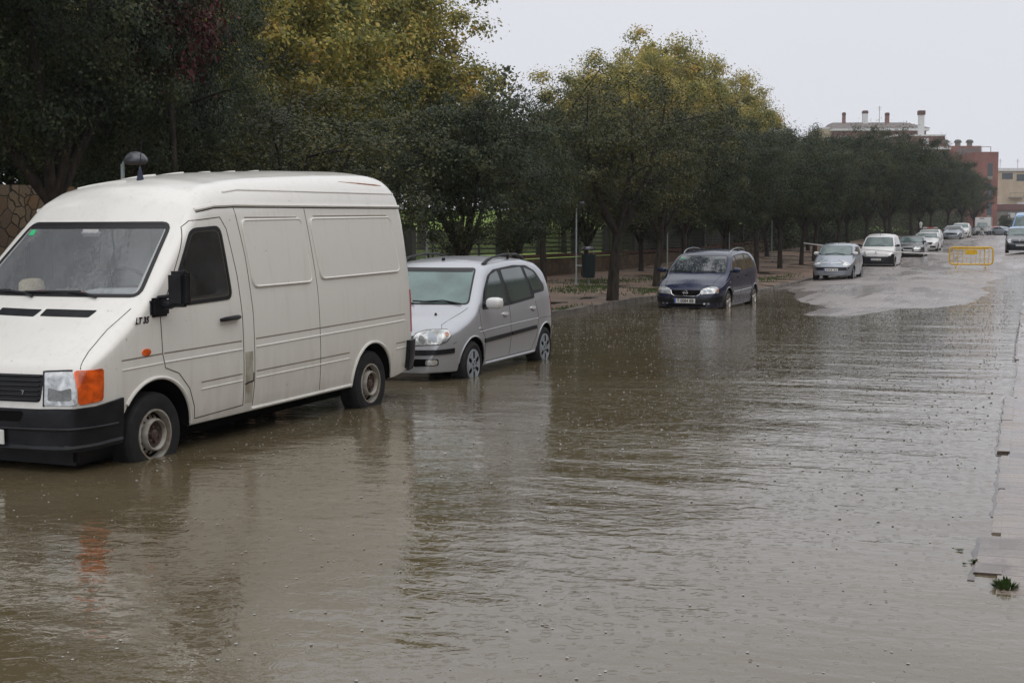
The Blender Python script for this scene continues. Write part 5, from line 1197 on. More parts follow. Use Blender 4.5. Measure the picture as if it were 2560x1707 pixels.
# bonnet vents, bonnet seam
for y0, y1 in ((0.13, 0.585), (-0.33, 0.095), (-0.60, -0.365)):
    V.patch('bonnet_vent', [(y0, 1.285), (y1-0.02, 1.28), (y1, 1.33), (y0, 1.335)], 'F', M['plastic'], off=0.003, rnd_=0.01)
for sg in (1, -1):
    V.line('panel_gap', [(sg*0.84, 0.93), (sg*0.80, 1.05), (sg*0.80, 1.2), (sg*0.84, 1.345)], 'F', 0.006, M['seam'])
for vw in 'LR':
    V.line('panel_gap', [(1.03, 1.32), (1.10, 1.42), (1.48, 1.97), (1.56, 2.02), (1.97, 2.05), (2.04, 1.95), (2.11, 1.55), (2.13, 1.2), (2.12, 0.42)], vw, 0.007, M['seam'])
    V.line('panel_gap', [(1.02, 1.32), (1.0, 1.25), (1.0, 0.98), (1.03, 0.86), (1.20, 0.80), (1.34, 0.66), (1.41, 0.50), (1.42, 0.40), (2.12, 0.42)], vw, 0.007, M['seam'])
    V.line('panel_gap', [(2.27, 0.40), (2.29, 0.6), (2.30, 1.2), (2.27, 1.7), (2.20, 2.14)], vw, 0.006, M['seam'])
    V.line('panel_gap', [(3.42, 0.40), (3.42, 1.4), (3.36, 2.14)], vw, 0.005, M['seam'])
    M.setdefault('groove_shade', flat('groove_shade_line', (0.22, 0.19, 0.145), rough=0.8))
    for q in ([(0.52, 0.965), (1.0, 0.976)], [(1.02, 0.976), (2.10, 0.982)], [(2.32, 0.984), (5.20, 1.006)], [(1.50, 0.691), (2.10, 0.695)], [(2.32, 0.697), (3.98, 0.703)], [(4.98, 0.707), (5.22, 0.709)], [(2.34, 2.045), (3.20, 2.045)], [(3.50, 2.055), (5.0, 2.06)]): V.line('groove_shade_line', q, vw, 0.011, M['groove_shade'], off=0.001)  # dark lines painted as the shade in swage grooves and along panel tops
    bd = MB()
    for z0, z1 in ((0.905, 0.940),): 
        V.line('x', [(0.52, z0-0.012), (1.0, z0)], vw, 0.007, None, off=0.0, bead=True, mbs=bd); V.line('x', [(1.02, z0), (2.10, z0+0.006)], vw, 0.008, None, off=0.0, bead=True, mbs=bd); V.line('x', [(2.32, z0+0.008), (5.20, z1)], vw, 0.008, None, off=0.0, bead=True, mbs=bd)
    for z0 in (0.634,):
        V.line('x', [(1.50, z0), (2.10, z0+0.004)], vw, 0.007, None, off=0.0, bead=True, mbs=bd); V.line('x', [(2.32, z0+0.006), (3.98, z0+0.012)], vw, 0.007, None, off=0.0, bead=True, mbs=bd); V.line('x', [(4.98, z0+0.016), (5.22, z0+0.018)], vw, 0.007, None, off=0.0, bead=True, mbs=bd)
    V.line('x', [(2.25, 0.372), (4.05, 0.372)], vw, 0.018, None, off=0.0, bead=True, mbs=bd)
    bd.build('side_swage', M['van'], V.root)
    for pn in ([(2.34, 1.44), (3.33, 1.44), (3.26, 2.03), (2.27, 2.02)], [(3.50, 1.46), (5.13, 1.47), (5.05, 2.04), (3.42, 2.03)]):
        pn = rounded(pn, 0.07)
        q = V.patch('side_panel', pn, vw, M['van'], off=0.012, skirt=0.02, res=0.09); V.line('panel_edge', pn, vw, 0.011, M['van'], off=0.008, closed=True, bead=True, parent=q)
    dr = MB(); V.line('x', [(1.66, 2.11), (1.9, 2.145), (2.2, 2.155), (5.36, 2.155)], vw, 0.017, None, off=0.004, bead=True, mbs=dr)
    V.line('x', [(2.15, 2.265), (2.4, 2.29), (5.30, 2.29)], vw, 0.010, None, off=0.001, bead=True, mbs=dr); dr.build('drip_rail', M['van'], V.root)
    V.line('rail_shade', [(1.66, 2.09), (1.9, 2.125), (2.2, 2.134), (5.36, 2.134)], vw, 0.009, M['seam'])  # dark strip painted as the shade under the drip rail
    p, n_ = V.hit(vw, 1.92, 1.19); sg = 1 if vw == 'L' else -1
    h_ = V.patch('door_handle_recess', [(1.90+0.07*math.cos(a*math.pi/8), 1.19+0.065*math.sin(a*math.pi/8)) for a in range(16)], vw, M['van'], off=0.001)
    MB().tube([p+Vector((0.14, sg*0.022, -0.005)), p+Vector((0.10, sg*0.032, 0)), p+Vector((-0.09, sg*0.032, 0.004)), p+Vector((-0.14, sg*0.022, 0.004))], [0.016, 0.02, 0.022, 0.016], n=8).build('door_handle', M['plastic'], V.root)
    V.patch('side_repeater', [(0.80+0.05*math.cos(a*math.pi/8), 1.005+0.028*math.sin(a*math.pi/8)) for a in range(16)], vw, M['orange'], off=0.01)
    # arch lip
    for cx, rr in ((0.92, 0.455), (4.47, 0.43)):
        V.line('arch_lip', [(cx+rr*math.cos(R_(t)), 0.34+rr*math.sin(R_(t))) for t in range(178 if cx > 2 else 142, 2, -6)], vw, 0.016, M['van'], off=0.002, bead=True)
    V.patch('tail_light', [(5.375, 0.80), (5.43, 0.80), (5.43, 1.26), (5.375, 1.26)], vw, M['redlens'], off=0.012, res=0.03)
    V.patch('sill_pillar_strip', [(2.145, 0.43), (2.262, 0.43), (2.268, 0.88), (2.15, 0.88)], vw, M['strip'], off=0.002, skirt=0.002)
    V.line('scratch', [(2.14, 0.60), (2.20, 0.612), (2.275, 0.618)], vw, 0.014, M['seam'], off=0.004); V.line('scratch', [(2.272, 0.615), (2.274, 0.69)], vw, 0.008, M['seam'], off=0.004)
    # mud flap and underbody
bdg = add_text('LT 35', 0.068, (V.fo-0.775, V.hit('L', 0.775, 1.25)[0].y+0.006, 1.252), V.root, M['ink'], rot=(math.pi/2, 0, math.pi), shear=0.25, bold=0.003)
bdg.name = 'model_lettering'
V.patch('rust_streak', [(4.25, 2.40), (4.6, 2.385), (4.98, 2.372), (5.1, 2.374), (4.98, 2.384), (4.6, 2.395)], 'L', M['rust'], off=0.003, res=0.03)
V.patch('rear_bumper', [(-1.2, 0.42), (1.2, 0.42), (1.2, 0.72), (-1.2, 0.72)], 'V', M['plastic'], off=0.05, res=0.06, skirt=0.08)
MB().box((V.fo-4.95, 0.66, 0.30), (0.02, 0.26, 0.36)).build('mud_flap', M['rubber'], V.root, False); MB().box((V.fo-4.95, -0.66, 0.30), (0.02, 0.26, 0.36)).build('mud_flap', M['rubber'], V.root, False)
MB().box((V.fo-2.7, 0, 0.30), (3.4, 1.5, 0.12)).build('underbody', M['dark'], V.root, False)
rb = MB()
for k in range(6):
    u = 1.95+k*0.42; V.line('x', [(u, -0.62), (u, -0.1)], 'T', 0.011, None, off=0.002, bead=True, mbs=rb)
rb.build('roof_rib', M['van'], V.root)
p = V.hit('T', 2.0, 0.02)[0]
ant = MB().lathe([(0.035, -0.01), (0.022, 0.05), (0.008, 0.11), (0, 0.12)], c=p, axis='Z', n=10).build('aerial_base', flat('navy_rubber', (0.015, 0.02, 0.05)), V.root); MB().tube([p+Vector((0, 0, 0.1)), p+Vector((-0.05, 0, 0.42))], 0.004, n=5).build('aerial_rod', M['plastic'], ant)
for sg, vw in ((1, 'L'), (-1, 'R')):
    p = V.hit(vw, 1.02, 1.36)[0]
    m_ = MB().box((p.x+0.03, p.y+sg*0.20, 1.49), (0.10, 0.17, 0.28), bev=0.03).build('mirror', M['plastic'], V.root)
    MB().box((p.x+0.03, p.y+sg*0.01, 1.345), (0.22, 0.05, 0.15), bev=0.02).tube([p+Vector((0.0, 0, 0.0)), p+Vector((0.03, sg*0.12, 0.0)), p+Vector((0.03, sg*0.19, 0.04))], 0.03, n=8).tube([p+Vector((0.03, 0, 0.06)), p+Vector((0.03, sg*0.16, 0.08))], 0.016, n=8).build('mirror_arm', M['plastic'], m_)
    MB().box((p.x-0.022, p.y+sg*0.20, 1.49), (0.004, 0.145, 0.24)).build('mirror_glass', M['chrome'], m_)
V.wheels('steel', w=0.20, inset=0.035)
# things lying on the van's dashboard
def vpt(u, y, z): V_ = V.root; return V_.matrix_world @ Vector((V.fo-u, y, z))
bpy.context.view_layer.update()
hat = empty('straw_hat', vpt(1.06, -0.38, 1.425), (0.06, -0.05, 0.4)); tag(hat, 'straw hat with pink band lying on the van dashboard', 'hat')
hb = MB().lathe([(0.215, 0.0), (0.16, -0.004), (0.11, 0.006), (0.105, 0.05), (0.098, 0.10), (0.07, 0.122), (0.03, 0.128), (0, 0.125)], axis='Z', n=26).build('hat_straw', M['straw'], hat, True, 0.8); MB().lathe([(0.112, 0.008), (0.110, 0.035)], axis='Z', n=26).build('hat_band', M['pink'], hat)
roll = MB().tube([(-0.1, 0, 0), (0.1, 0.03, 0)], 0.035, n=12).build('rolled_cloth', M['greyw'], None, True, 0.6); roll.location = vpt(1.0, 0.03, 1.445); roll.rotation_euler = (0, 0, 1.2); tag(roll, 'small grey rolled cloth beside the straw hat in the van', 'cloth')
pk = MB().box((0, 0, 0), (0.10, 0.07, 0.045), bev=0.01).build('orange_packet', M['orange'], None); pk.location = vpt(0.99, 0.17, 1.44); tag(pk, 'small orange packet on the van dashboard right of the rolled cloth', 'packet')

# --- silver people carrier
SP = dict(fo=0.80, wb=2.60, wr=0.30, uC=0.6, sm=0.07,
 top=[(0, 0.44), (0.02, 0.56), (0.05, 0.66), (0.09, 0.73), (0.16, 0.79), (0.42, 0.90), (0.66, 0.96), (0.80, 1.01), (1.42, 1.475), (1.62, 1.545), (1.9, 1.585), (2.4, 1.615), (3.0, 1.605), (3.5, 1.54), (3.70, 1.45), (3.90, 1.08), (3.97, 0.90), (4.0, 0.62), (4.02, 0.45)],
 bot=[(0, 0.26), (0.3, 0.25), (3.8, 0.25), (4.02, 0.33)],
 plan=[(0, 0.60), (0.04, 0.68), (0.12, 0.76), (0.25, 0.815), (0.45, 0.85), (0.8, 0.87), (3.4, 0.87), (3.75, 0.85), (3.95, 0.79), (4.02, 0.70)],
 belt=[(0, 0.70), (0.5, 0.88), (1.0, 0.95), (3.0, 1.0), (4.02, 1.05)], zm=0.62, tuck=0.045, sh=0.035, tum=0.24, tum2=0.10,
 rt=[(0, 0.05), (0.4, 0.08), (0.8, 0.07), (1.4, 0.06), (1.8, 0.09), (3.6, 0.09), (4.02, 0.06)],
 rh=[(0, 0.10), (0.4, 0.16), (0.9, 0.10), (1.6, 0.06), (2.0, 0.10), (4.02, 0.10)],
 crown=[(0, 0.01), (0.3, 0.04), (0.9, 0.03), (1.6, 0.035), (2.2, 0.04), (4.02, 0.03)],
 kf=[(0, 0.16), (0.8, 0.17), (1.5, 0.13), (2.3, 0.0), (4.1, 0)], kr=[(0, 0), (3.2, 0), (4.02, 0.14)])
myaw = R_(-90.6)
V = Vehicle('people_carrier', SP, M['silver'], put((-6.42, 15.61, 0.15), myaw, 0.845, 0.30), myaw, R_(0.5))
tag(V.root, 'silver people carrier with misted windows and roof rails, standing in flood water behind the van', 'car')
V.arches((0.355, 0.35), dy=0.26)
wsp = rounded([(-0.70, 1.045), (0.70, 1.045), (0.575, 1.475), (-0.575, 1.475)], 0.05)
w = V.patch('windshield', wsp, 'F', M['g_teal'], off=0.004); V.line('windshield_seal', wsp, 'F', 0.022, M['seal'], off=0.006, closed=True, parent=w)
V.patch('windshield_shade', rounded([(-0.565, 1.43), (0.565, 1.43), (0.555, 1.472), (-0.555, 1.472)], 0.01), 'F', M['seal'], off=0.0065, parent=w, skirt=0.001)
rw = V.patch('rear_window', rounded([(-0.60, 1.08), (0.60, 1.08), (0.52, 1.42), (-0.52, 1.42)], 0.05), 'B', M['g_teal2'], off=0.004)
for y0 in (-0.50, 0.10):
    wp = V.line('wiper', [(y0, 1.055), (y0+0.28, 1.075), (y0+0.52, 1.035)], 'F', 0.008, M['plastic'], off=0.02, bead=True); V.line('wiper_blade', [(y0-0.12, 1.075), (y0+0.42, 1.058)], 'F', 0.006, M['seal'], off=0.01, bead=True, parent=wp)
for vw in 'LR':
    day = rounded([(1.16, 1.02), (1.32, 1.20), (1.58, 1.385), (1.82, 1.455), (2.55, 1.49), (3.02, 1.475), (3.28, 1.395), (3.52, 1.18), (3.48, 1.10), (3.05, 1.08), (3.03, 1.02), (2.1, 0.975), (1.15, 0.965)], 0.04)
    fr = V.patch('window_surround', day, vw, M['plastic'], off=0.002)
    V.patch('side_window', rounded([(1.24, 1.0), (1.99, 1.01), (1.93, 1.435), (1.66, 1.385), (1.44, 1.24)], 0.04), vw, M['g_teal2'], off=0.006, parent=fr)
    V.patch('side_window', rounded([(2.12, 1.01), (2.93, 1.05), (2.80, 1.46), (2.06, 1.44)], 0.04), vw, M['g_teal2'], off=0.006, parent=fr)
    V.patch('side_window', rounded([(3.02, 1.12), (3.46, 1.14), (3.20, 1.385), (2.90, 1.45)], 0.04), vw, M['g_teal2'], off=0.006, parent=fr)
    V.patch('mirror_corner', [(1.19, 1.01), (1.29, 1.0), (1.42, 1.22), (1.36, 1.20)], vw, M['plastic'], off=0.007, parent=fr)
    V.line('panel_gap', [(1.05, 0.98), (1.02, 0.75), (1.14, 0.62), (1.18, 0.31), (2.02, 0.31), (2.04, 0.60), (2.05, 0.97)], vw, 0.005, M['seam'])
    V.line('panel_gap', [(2.04, 0.31), (2.85, 0.31), (3.02, 0.50), (3.10, 0.75), (3.04, 0.98)], vw, 0.005, M['seam'])
    V.line('panel_gap', [(3.10, 0.74), (3.98, 0.72)], vw, 0.005, M['seam'])
    V.line('side_swage', [(0.95, 0.70), (2.0, 0.725), (3.1, 0.74)], vw, 0.006, M['silver'], off=0.0, bead=True)
    tr = V.patch('side_moulding', [(1.12, 0.555), (2.02, 0.575), (2.02, 0.625), (1.12, 0.605)], vw, M['plastic'], off=0.018); V.patch('side_moulding', [(2.06, 0.577), (3.0, 0.60), (2.98, 0.65), (2.06, 0.627)], vw, M['plastic'], off=0.018)
    V.line('sill_trim', [(1.20, 0.285), (3.0, 0.285)], vw, 0.016, M['silver'], off=0.0, bead=True)
    for (hu, hz) in ((1.86, 0.855), (2.90, 0.875)):
        h_ = V.patch('door_handle_recess', [(hu+0.075*math.cos(a*math.pi/8), hz+0.035*math.sin(a*math.pi/8)) for a in range(16)], vw, M['lensdark'], off=0.001, res=0.03)
        V.patch('door_handle', [(hu+0.085*math.cos(a*math.pi/8), hz+0.018+0.020*math.sin(a*math.pi/8)) for a in range(16)], vw, M['white'], off=0.022, res=0.03)
    V.patch('side_repeater', [(1.0+0.028*math.cos(a*math.pi/6), 0.745+0.018*math.sin(a*math.pi/6)) for a in range(12)], vw, M['lens'], off=0.008, res=0.02)
    for cx in (0.80, 3.40): V.line('arch_lip', [(cx+0.36*math.cos(R_(t)), 0.30+0.36*math.sin(R_(t))) for t in range(172, 8, -8)], vw, 0.011, M['silver'], off=0.0, bead=True)
    sg = 1 if vw == 'L' else -1
    RL = [V.hit('T', u, sg*y)[0]+Vector((0, 0, h)) for u, y, h in ((1.72, 0.60, -0.01), (1.85, 0.60, 0.035), (2.05, 0.60, 0.06), (2.5, 0.60, 0.07), (2.95, 0.59, 0.062), (3.12, 0.585, 0.04), (3.25, 0.58, -0.01))]
    ral = MB().tube(RL, [0.032, 0.022, 0.017, 0.015, 0.017, 0.02, 0.03], n=8).build('roof_rail', M['plastic'], V.root); MB().tube([RL[3]+Vector((-0.1, 0, 0)), V.hit('T', 2.62, sg*0.59)[0]], 0.018, n=8).build('rail_foot', M['plastic'], ral)
    V.patch('tail_light', [(3.72, 1.02), (3.86, 1.0), (3.90, 0.78), (3.80, 0.76)], vw, M['redlens'], off=0.008, res=0.03)
for sg in (1, -1):
    pl = [(0.62, 0.585), (0.72, 0.60), (1.02, 0.615), (1.13, 0.66), (1.17, 0.755), (0.98, 0.765), (0.72, 0.745), (0.60, 0.70), (0.55, 0.60)]
    pl = [(0.565, 0.585), (0.98, 0.60), (1.10, 0.635), (1.19, 0.70), (1.20, 0.775), (0.90, 0.77), (0.68, 0.73), (0.60, 0.67)]
    f = (lambda q: q) if sg > 0 else mir
    h_ = V.patch('headlight', f(pl), 'W', M['lens'], off=0.006, rnd_=0.02, res=0.03)
    V.line('headlight_trim', f(pl), 'W', 0.008, M['seal'], off=0.007, closed=True, parent=h_)
    for (a_, z_, r_) in ((0.76, 0.655, 0.05), (0.92, 0.685, 0.058)): V.patch('reflector', f([(a_+r_*math.cos(t*math.pi/8)*1.0, z_+r_*math.sin(t*math.pi/8)) for t in range(16)]), 'W', M['lensdark'] if a_ < 0.8 else M['cap'], off=0.009, res=0.02, parent=h_)
    V.patch('indicator', f(rounded([(1.10, 0.68), (1.16, 0.70), (1.17, 0.745), (1.11, 0.735)], 0.02)), 'W', M['amber'], off=0.009, res=0.02, parent=h_)
    V.patch('fog_recess', f(rounded([(0.60, 0.335), (0.98, 0.35), (0.97, 0.43), (0.60, 0.43)], 0.03)), 'W', M['dark'], off=0.004, res=0.03)
    V.patch('fog_light', f(rounded([(0.78, 0.35), (0.96, 0.36), (0.95, 0.42), (0.78, 0.42)], 0.03)), 'W', M['lens'], off=0.008, res=0.03)
V.patch('bumper_strip', [(-1.25, 0.49), (-0.8, 0.475), (0.8, 0.475), (1.25, 0.49), (1.25, 0.55), (0.8, 0.535), (-0.8, 0.535), (-1.25, 0.55)], 'W', M['plastic'], off=0.014)
V.patch('grille', rounded([(-0.36, 0.60), (0.36, 0.60), (0.42, 0.70), (-0.42, 0.70)], 0.03), 'F', M['plastic'], off=0.005)
V.patch('lower_intake', rounded([(-0.38, 0.31), (0.38, 0.31), (0.40, 0.43), (-0.40, 0.43)], 0.03), 'F', M['dark'], off=0.005)
V.plate(0, 0.505)
for sg in (1, -1): V.line('panel_gap', [(sg*0.66, 0.765), (sg*0.60, 0.82), (sg*0.66, 0.92), (sg*0.715, 1.0)], 'F', 0.005, M['seam'])
V.line('panel_gap', [(-1.3, 0.62), (-1.22, 0.60)], 'W', 0.005, M['seam']); V.line('panel_gap', [(1.3, 0.62), (1.22, 0.60)], 'W', 0.005, M['seam'])
V.mirror_part(1.20, 1.03, w=0.21, h=0.15, d=0.17, mat=M['white'])
MB().lathe([(0.02, 0), (0.012, 0.02), (0, 0.03)], c=V.hit('T', 0.62, 0.42)[0], axis='Z', n=8).build('washer_jet', M['plastic'], V.root)
MB().lathe([(0.03, -0.01), (0.02, 0.03), (0, 0.035)], c=V.hit('T', 1.80, 0.0)[0], axis='Z', n=8).build('aerial_base', M['plastic'], V.root)
V.wheels('cap', w=0.19, inset=0.025)

# --- navy people carrier
SP = dict(fo=0.87, wb=2.694, wr=0.31, uC=0.6, sm=0.07,
 top=[(0, 0.42), (0.02, 0.52), (0.05, 0.62), (0.10, 0.70), (0.20, 0.76), (0.5, 0.88), (0.75, 0.955), (0.88, 1.0), (1.56, 1.42), (1.78, 1.505), (2.05, 1.555), (2.5, 1.59), (3.2, 1.585), (3.75, 1.53), (3.95, 1.45), (4.18, 1.05), (4.27, 0.85), (4.31, 0.60), (4.32, 0.45)],
 bot=[(0, 0.22), (0.3, 0.20), (4.0, 0.22), (4.32, 0.30)],
 plan=[(0, 0.60), (0.04, 0.69), (0.12, 0.77), (0.25, 0.82), (0.45, 0.85), (0.85, 0.87), (3.6, 0.87), (4.0, 0.855), (4.2, 0.80), (4.32, 0.72)],
 belt=[(0, 0.68), (0.5, 0.84), (1.1, 0.97), (3.0, 1.02), (4.32, 1.07)], zm=0.60, tuck=0.05, sh=0.035, tum=0.26, tum2=0.10,
 rt=[(0, 0.05), (0.4, 0.08), (0.9, 0.07), (1.6, 0.06), (2.0, 0.09), (3.9, 0.09), (4.32, 0.06)],
 rh=[(0, 0.10), (0.4, 0.16), (0.9, 0.10), (1.6, 0.06), (2.0, 0.10), (4.32, 0.10)],
 crown=[(0, 0.01), (0.3, 0.035), (0.9, 0.03), (1.6, 0.035), (2.2, 0.04), (4.32, 0.03)],
 kf=[(0, 0.17), (0.9, 0.18), (1.8, 0.14), (2.5, 0.0), (4.4, 0)], kr=[(0, 0), (3.5, 0), (4.32, 0.12)])
zyaw = R_(-92.6)
V = Vehicle('people_carrier', SP, M['navy'], put((-6.82, 33.0, 0.13), zyaw, 0.845, 0.31), zyaw, R_(0.3), res=0.8)
tag(V.root, 'dark navy people carrier with white plate T 0084 BB at the edge of the flood', 'car')
V.arches((0.36, 0.36), dy=0.26)
wsp = rounded([(-0.72, 1.03), (0.72, 1.03), (0.60, 1.425), (-0.60, 1.425)], 0.05)
w = V.patch('windshield', wsp, 'F', M['g_zaf'], off=0.004); V.line('windshield_seal', wsp, 'F', 0.02, M['seal'], off=0.006, closed=True, parent=w)
V.patch('windshield_sticker', [(-0.55, 1.34), (-0.45, 1.345), (-0.455, 1.37), (-0.55, 1.365)], 'F', M['green_s'], off=0.009, parent=w, skirt=0.001)
V.patch('rear_window', rounded([(-0.60, 1.10), (0.60, 1.10), (0.52, 1.40), (-0.52, 1.40)], 0.05), 'B', M['g_dark'], off=0.004)
for y0 in (-0.45, 0.15): V.line('wiper', [(y0-0.15, 1.06), (y0+0.35, 1.045)], 'F', 0.008, M['plastic'], off=0.015, bead=True)
for vw in 'LR':
    fr = V.patch('window_surround', rounded([(1.20, 1.03), (1.40, 1.19), (1.70, 1.375), (1.95, 1.44), (2.9, 1.48), (3.38, 1.455), (3.60, 1.35), (3.86, 1.13), (2.9, 1.05), (1.3, 0.99)], 0.04), vw, M['plastic'], off=0.002)
    for q in ([(1.28, 1.02), (1.95, 1.04), (1.90, 1.41), (1.76, 1.375), (1.50, 1.20)], [(2.03, 1.045), (2.85, 1.075), (2.76, 1.45), (1.99, 1.425)], [(2.94, 1.08), (3.76, 1.14), (3.48, 1.36), (3.33, 1.42), (2.86, 1.45)]):
        V.patch('side_window', rounded(q, 0.04), vw, M['g_brown'], off=0.006, parent=fr)
    V.line('panel_gap', [(1.12, 1.0), (1.12, 0.75), (1.22, 0.62), (1.26, 0.27), (2.0, 0.27), (2.02, 1.0)], vw, 0.006, M['seam']); V.line('panel_gap', [(2.02, 0.27), (2.95, 0.27), (3.15, 0.5), (3.2, 0.75), (2.92, 1.04)], vw, 0.006, M['seam'])
    V.line('side_moulding', [(1.25, 0.56), (2.0, 0.57)], vw, 0.016, M['grey'], off=0.004, bead=True); V.line('side_moulding', [(2.05, 0.57), (3.15, 0.59)], vw, 0.016, M['grey'], off=0.004, bead=True)
    for (hu, hz) in ((1.88, 0.90), (2.78, 0.92)): V.patch('door_handle', rounded([(hu-0.09, hz-0.02), (hu+0.09, hz-0.02), (hu+0.09, hz+0.02), (hu-0.09, hz+0.02)], 0.02), vw, M['navy'], off=0.025, res=0.03)
    V.patch('side_repeater', [(1.03+0.025*math.cos(a*math.pi/6), 0.80+0.016*math.sin(a*math.pi/6)) for a in range(12)], vw, M['lens'], off=0.008, res=0.02)
    for cx in (0.87, 3.564): V.line('arch_lip', [(cx+0.37*math.cos(R_(t)), 0.31+0.37*math.sin(R_(t))) for t in range(172, 8, -8)], vw, 0.018, M['grey'], off=0.0, bead=True)
    sg = 1 if vw == 'L' else -1
    RL = [V.hit('T', u, sg*y)[0]+Vector((0, 0, h)) for u, y, h in ((1.95, 0.60, -0.01), (2.08, 0.60, 0.04), (2.3, 0.60, 0.065), (2.8, 0.60, 0.075), (3.3, 0.59, 0.06), (3.5, 0.585, 0.03), (3.6, 0.58, -0.01))]
    ral = MB().tube(RL, [0.02, 0.015, 0.012, 0.012, 0.012, 0.014, 0.02], n=8).build('roof_rail', M['galv'], V.root); MB().tube([RL[3], RL[3]-Vector((0.1, 0, 0.1))], 0.015, n=8).build('rail_foot', M['alloy'], ral)
    V.patch('tail_light', [(3.95, 1.10), (4.10, 1.05), (4.16, 0.80), (4.05, 0.78)], vw, M['redlens'], off=0.008, res=0.03)
for sg in (1, -1):
    f = (lambda q: q) if sg > 0 else mir
    pl = [(0.60, 0.53), (1.14, 0.56), (1.16, 0.70), (1.05, 0.725), (0.72, 0.665), (0.63, 0.60)]
    h_ = V.patch('headlight', f(pl), 'W', M['lens'], off=0.006, rnd_=0.02, res=0.03); V.line('headlight_trim', f(pl), 'W', 0.008, M['seal'], off=0.006, closed=True, parent=h_)
    V.patch('indicator', f(rounded([(1.07, 0.59), (1.13, 0.595), (1.14, 0.66), (1.08, 0.665)], 0.02)), 'W', M['amber'], off=0.009, res=0.02, parent=h_)
    for a_ in (0.74, 0.90): V.patch('reflector', f([(a_+0.055*math.cos(t*math.pi/8), 0.61+0.035*math.sin(t*math.pi/8)) for t in range(16)]), 'W', M['cap'], off=0.009, res=0.02, parent=h_)
    for a_ in (0.70, 0.82): V.patch('fog_light', f([(a_+0.035*math.cos(t*math.pi/8), 0.315+0.03*math.sin(t*math.pi/8)) for t in range(16)]), 'W', M['lens'], off=0.008, res=0.02)
V.patch('front_bumper_band', [(-1.35, 0.33), (1.35, 0.33), (1.35, 0.49), (0.8, 0.455), (-0.8, 0.455), (-1.35, 0.49)], 'W', M['plastic'], off=0.016, skirt=0.03)
gr = rounded([(-0.30, 0.485), (0.30, 0.485), (0.385, 0.63), (-0.385, 0.63)], 0.06)
g = V.patch('grille', gr, 'F', M['dark'], off=0.003)
gl = MB(); V.line('x', [(-0.385, 0.625), (-0.35, 0.53), (-0.27, 0.487), (0.27, 0.487), (0.35, 0.53), (0.385, 0.625)], 'F', 0.012, None, off=0.008, bead=True, mbs=gl); gl.build('grille_trim', M['chrome'], g)
gx = V.hit('F', 0, 0.565)[0].x+0.012; eb = MB(); eb.tube([(gx, 0.052*math.cos(a*math.pi/12), 0.565+0.052*math.sin(a*math.pi/12)) for a in range(25)], 0.006, n=6, caps=False); eb.tube([(gx+.002, -0.07, 0.572), (gx+.002, 0.0, 0.570), (gx+.002, 0.0, 0.560), (gx+.002, 0.07, 0.558)], 0.006, n=5); eb.build('emblem', M['chrome'], g)
V.patch('lower_intake', rounded([(-0.50, 0.235), (0.50, 0.235), (0.50, 0.30), (-0.50, 0.30)], 0.02), 'F', M['dark'], off=0.006)
V.plate(0, 0.375, 'T 0084 BB').location = (0.015, 0, 0)
for sg in (1, -1): V.line('panel_gap', [(sg*0.58, 0.70), (sg*0.60, 0.82), (sg*0.68, 1.0)], 'F', 0.006, M['seam'])
V.mirror_part(1.24, 1.06, w=0.20, h=0.13, d=0.14)
V.wheels('alloy', w=0.19, inset=0.025)

# --- cars further up the street
def spec(L, W, H, fo, wb, wr, nose, cowl, wst, rr, rg, hood2=None, boot=None, bot=0.22, kf=0.16):
    top = [(0, 0.42), (0.02, 0.52), (0.06, nose-0.10), (0.12, nose), (0.25, nose+0.06)]
    if hood2: top.append(hood2)
    top += [cowl, wst, ((wst[0]*2+rr[0])/3, H-0.01), ((wst[0]+rr[0]*1.2)/2.2, H), rr, rg]
    if boot: top.append(boot)
    top += [(L-0.04, (boot or rg)[1]-0.12), (L-0.01, 0.60), (L, 0.45)]
    be = cowl[1]-0.06
    return dict(fo=fo, wb=wb, wr=wr, uC=0.6, sm=0.07, top=top, bot=[(0, bot+.03), (0.3, bot), (L-0.3, bot), (L, bot+.1)],
      plan=[(0, W*0.70), (0.04, W*0.79), (0.12, W*0.88), (0.25, W*0.94), (0.5, W*0.98), (0.9, W), (L-0.7, W), (L-0.3, W*0.98), (L-0.1, W*0.92), (L, W*0.82)],
      belt=[(0, nose-0.05), (0.5, be-0.08), (1.0, be), (L, be+0.08)], zm=0.6, tuck=0.05, sh=0.035, tum=0.24, tum2=0.10,
      rt=[(0, 0.05), (0.4, 0.08), (0.9, 0.07), (1.6, 0.06), (2.0, 0.09), (L-0.4, 0.09), (L, 0.06)], rh=[(0, 0.10), (0.4, 0.15), (0.9, 0.10), (1.6, 0.06), (2.0, 0.10), (L, 0.10)],
      crown=[(0, 0.01), (0.3, 0.035), (0.9, 0.03), (1.6, 0.035), (2.2, 0.04), (L, 0.03)], kf=[(0, kf), (0.9, kf), (1.8, 0.12), (2.5, 0), (L, 0)], kr=[(0, 0), (L-0.8, 0), (L, 0.1)])
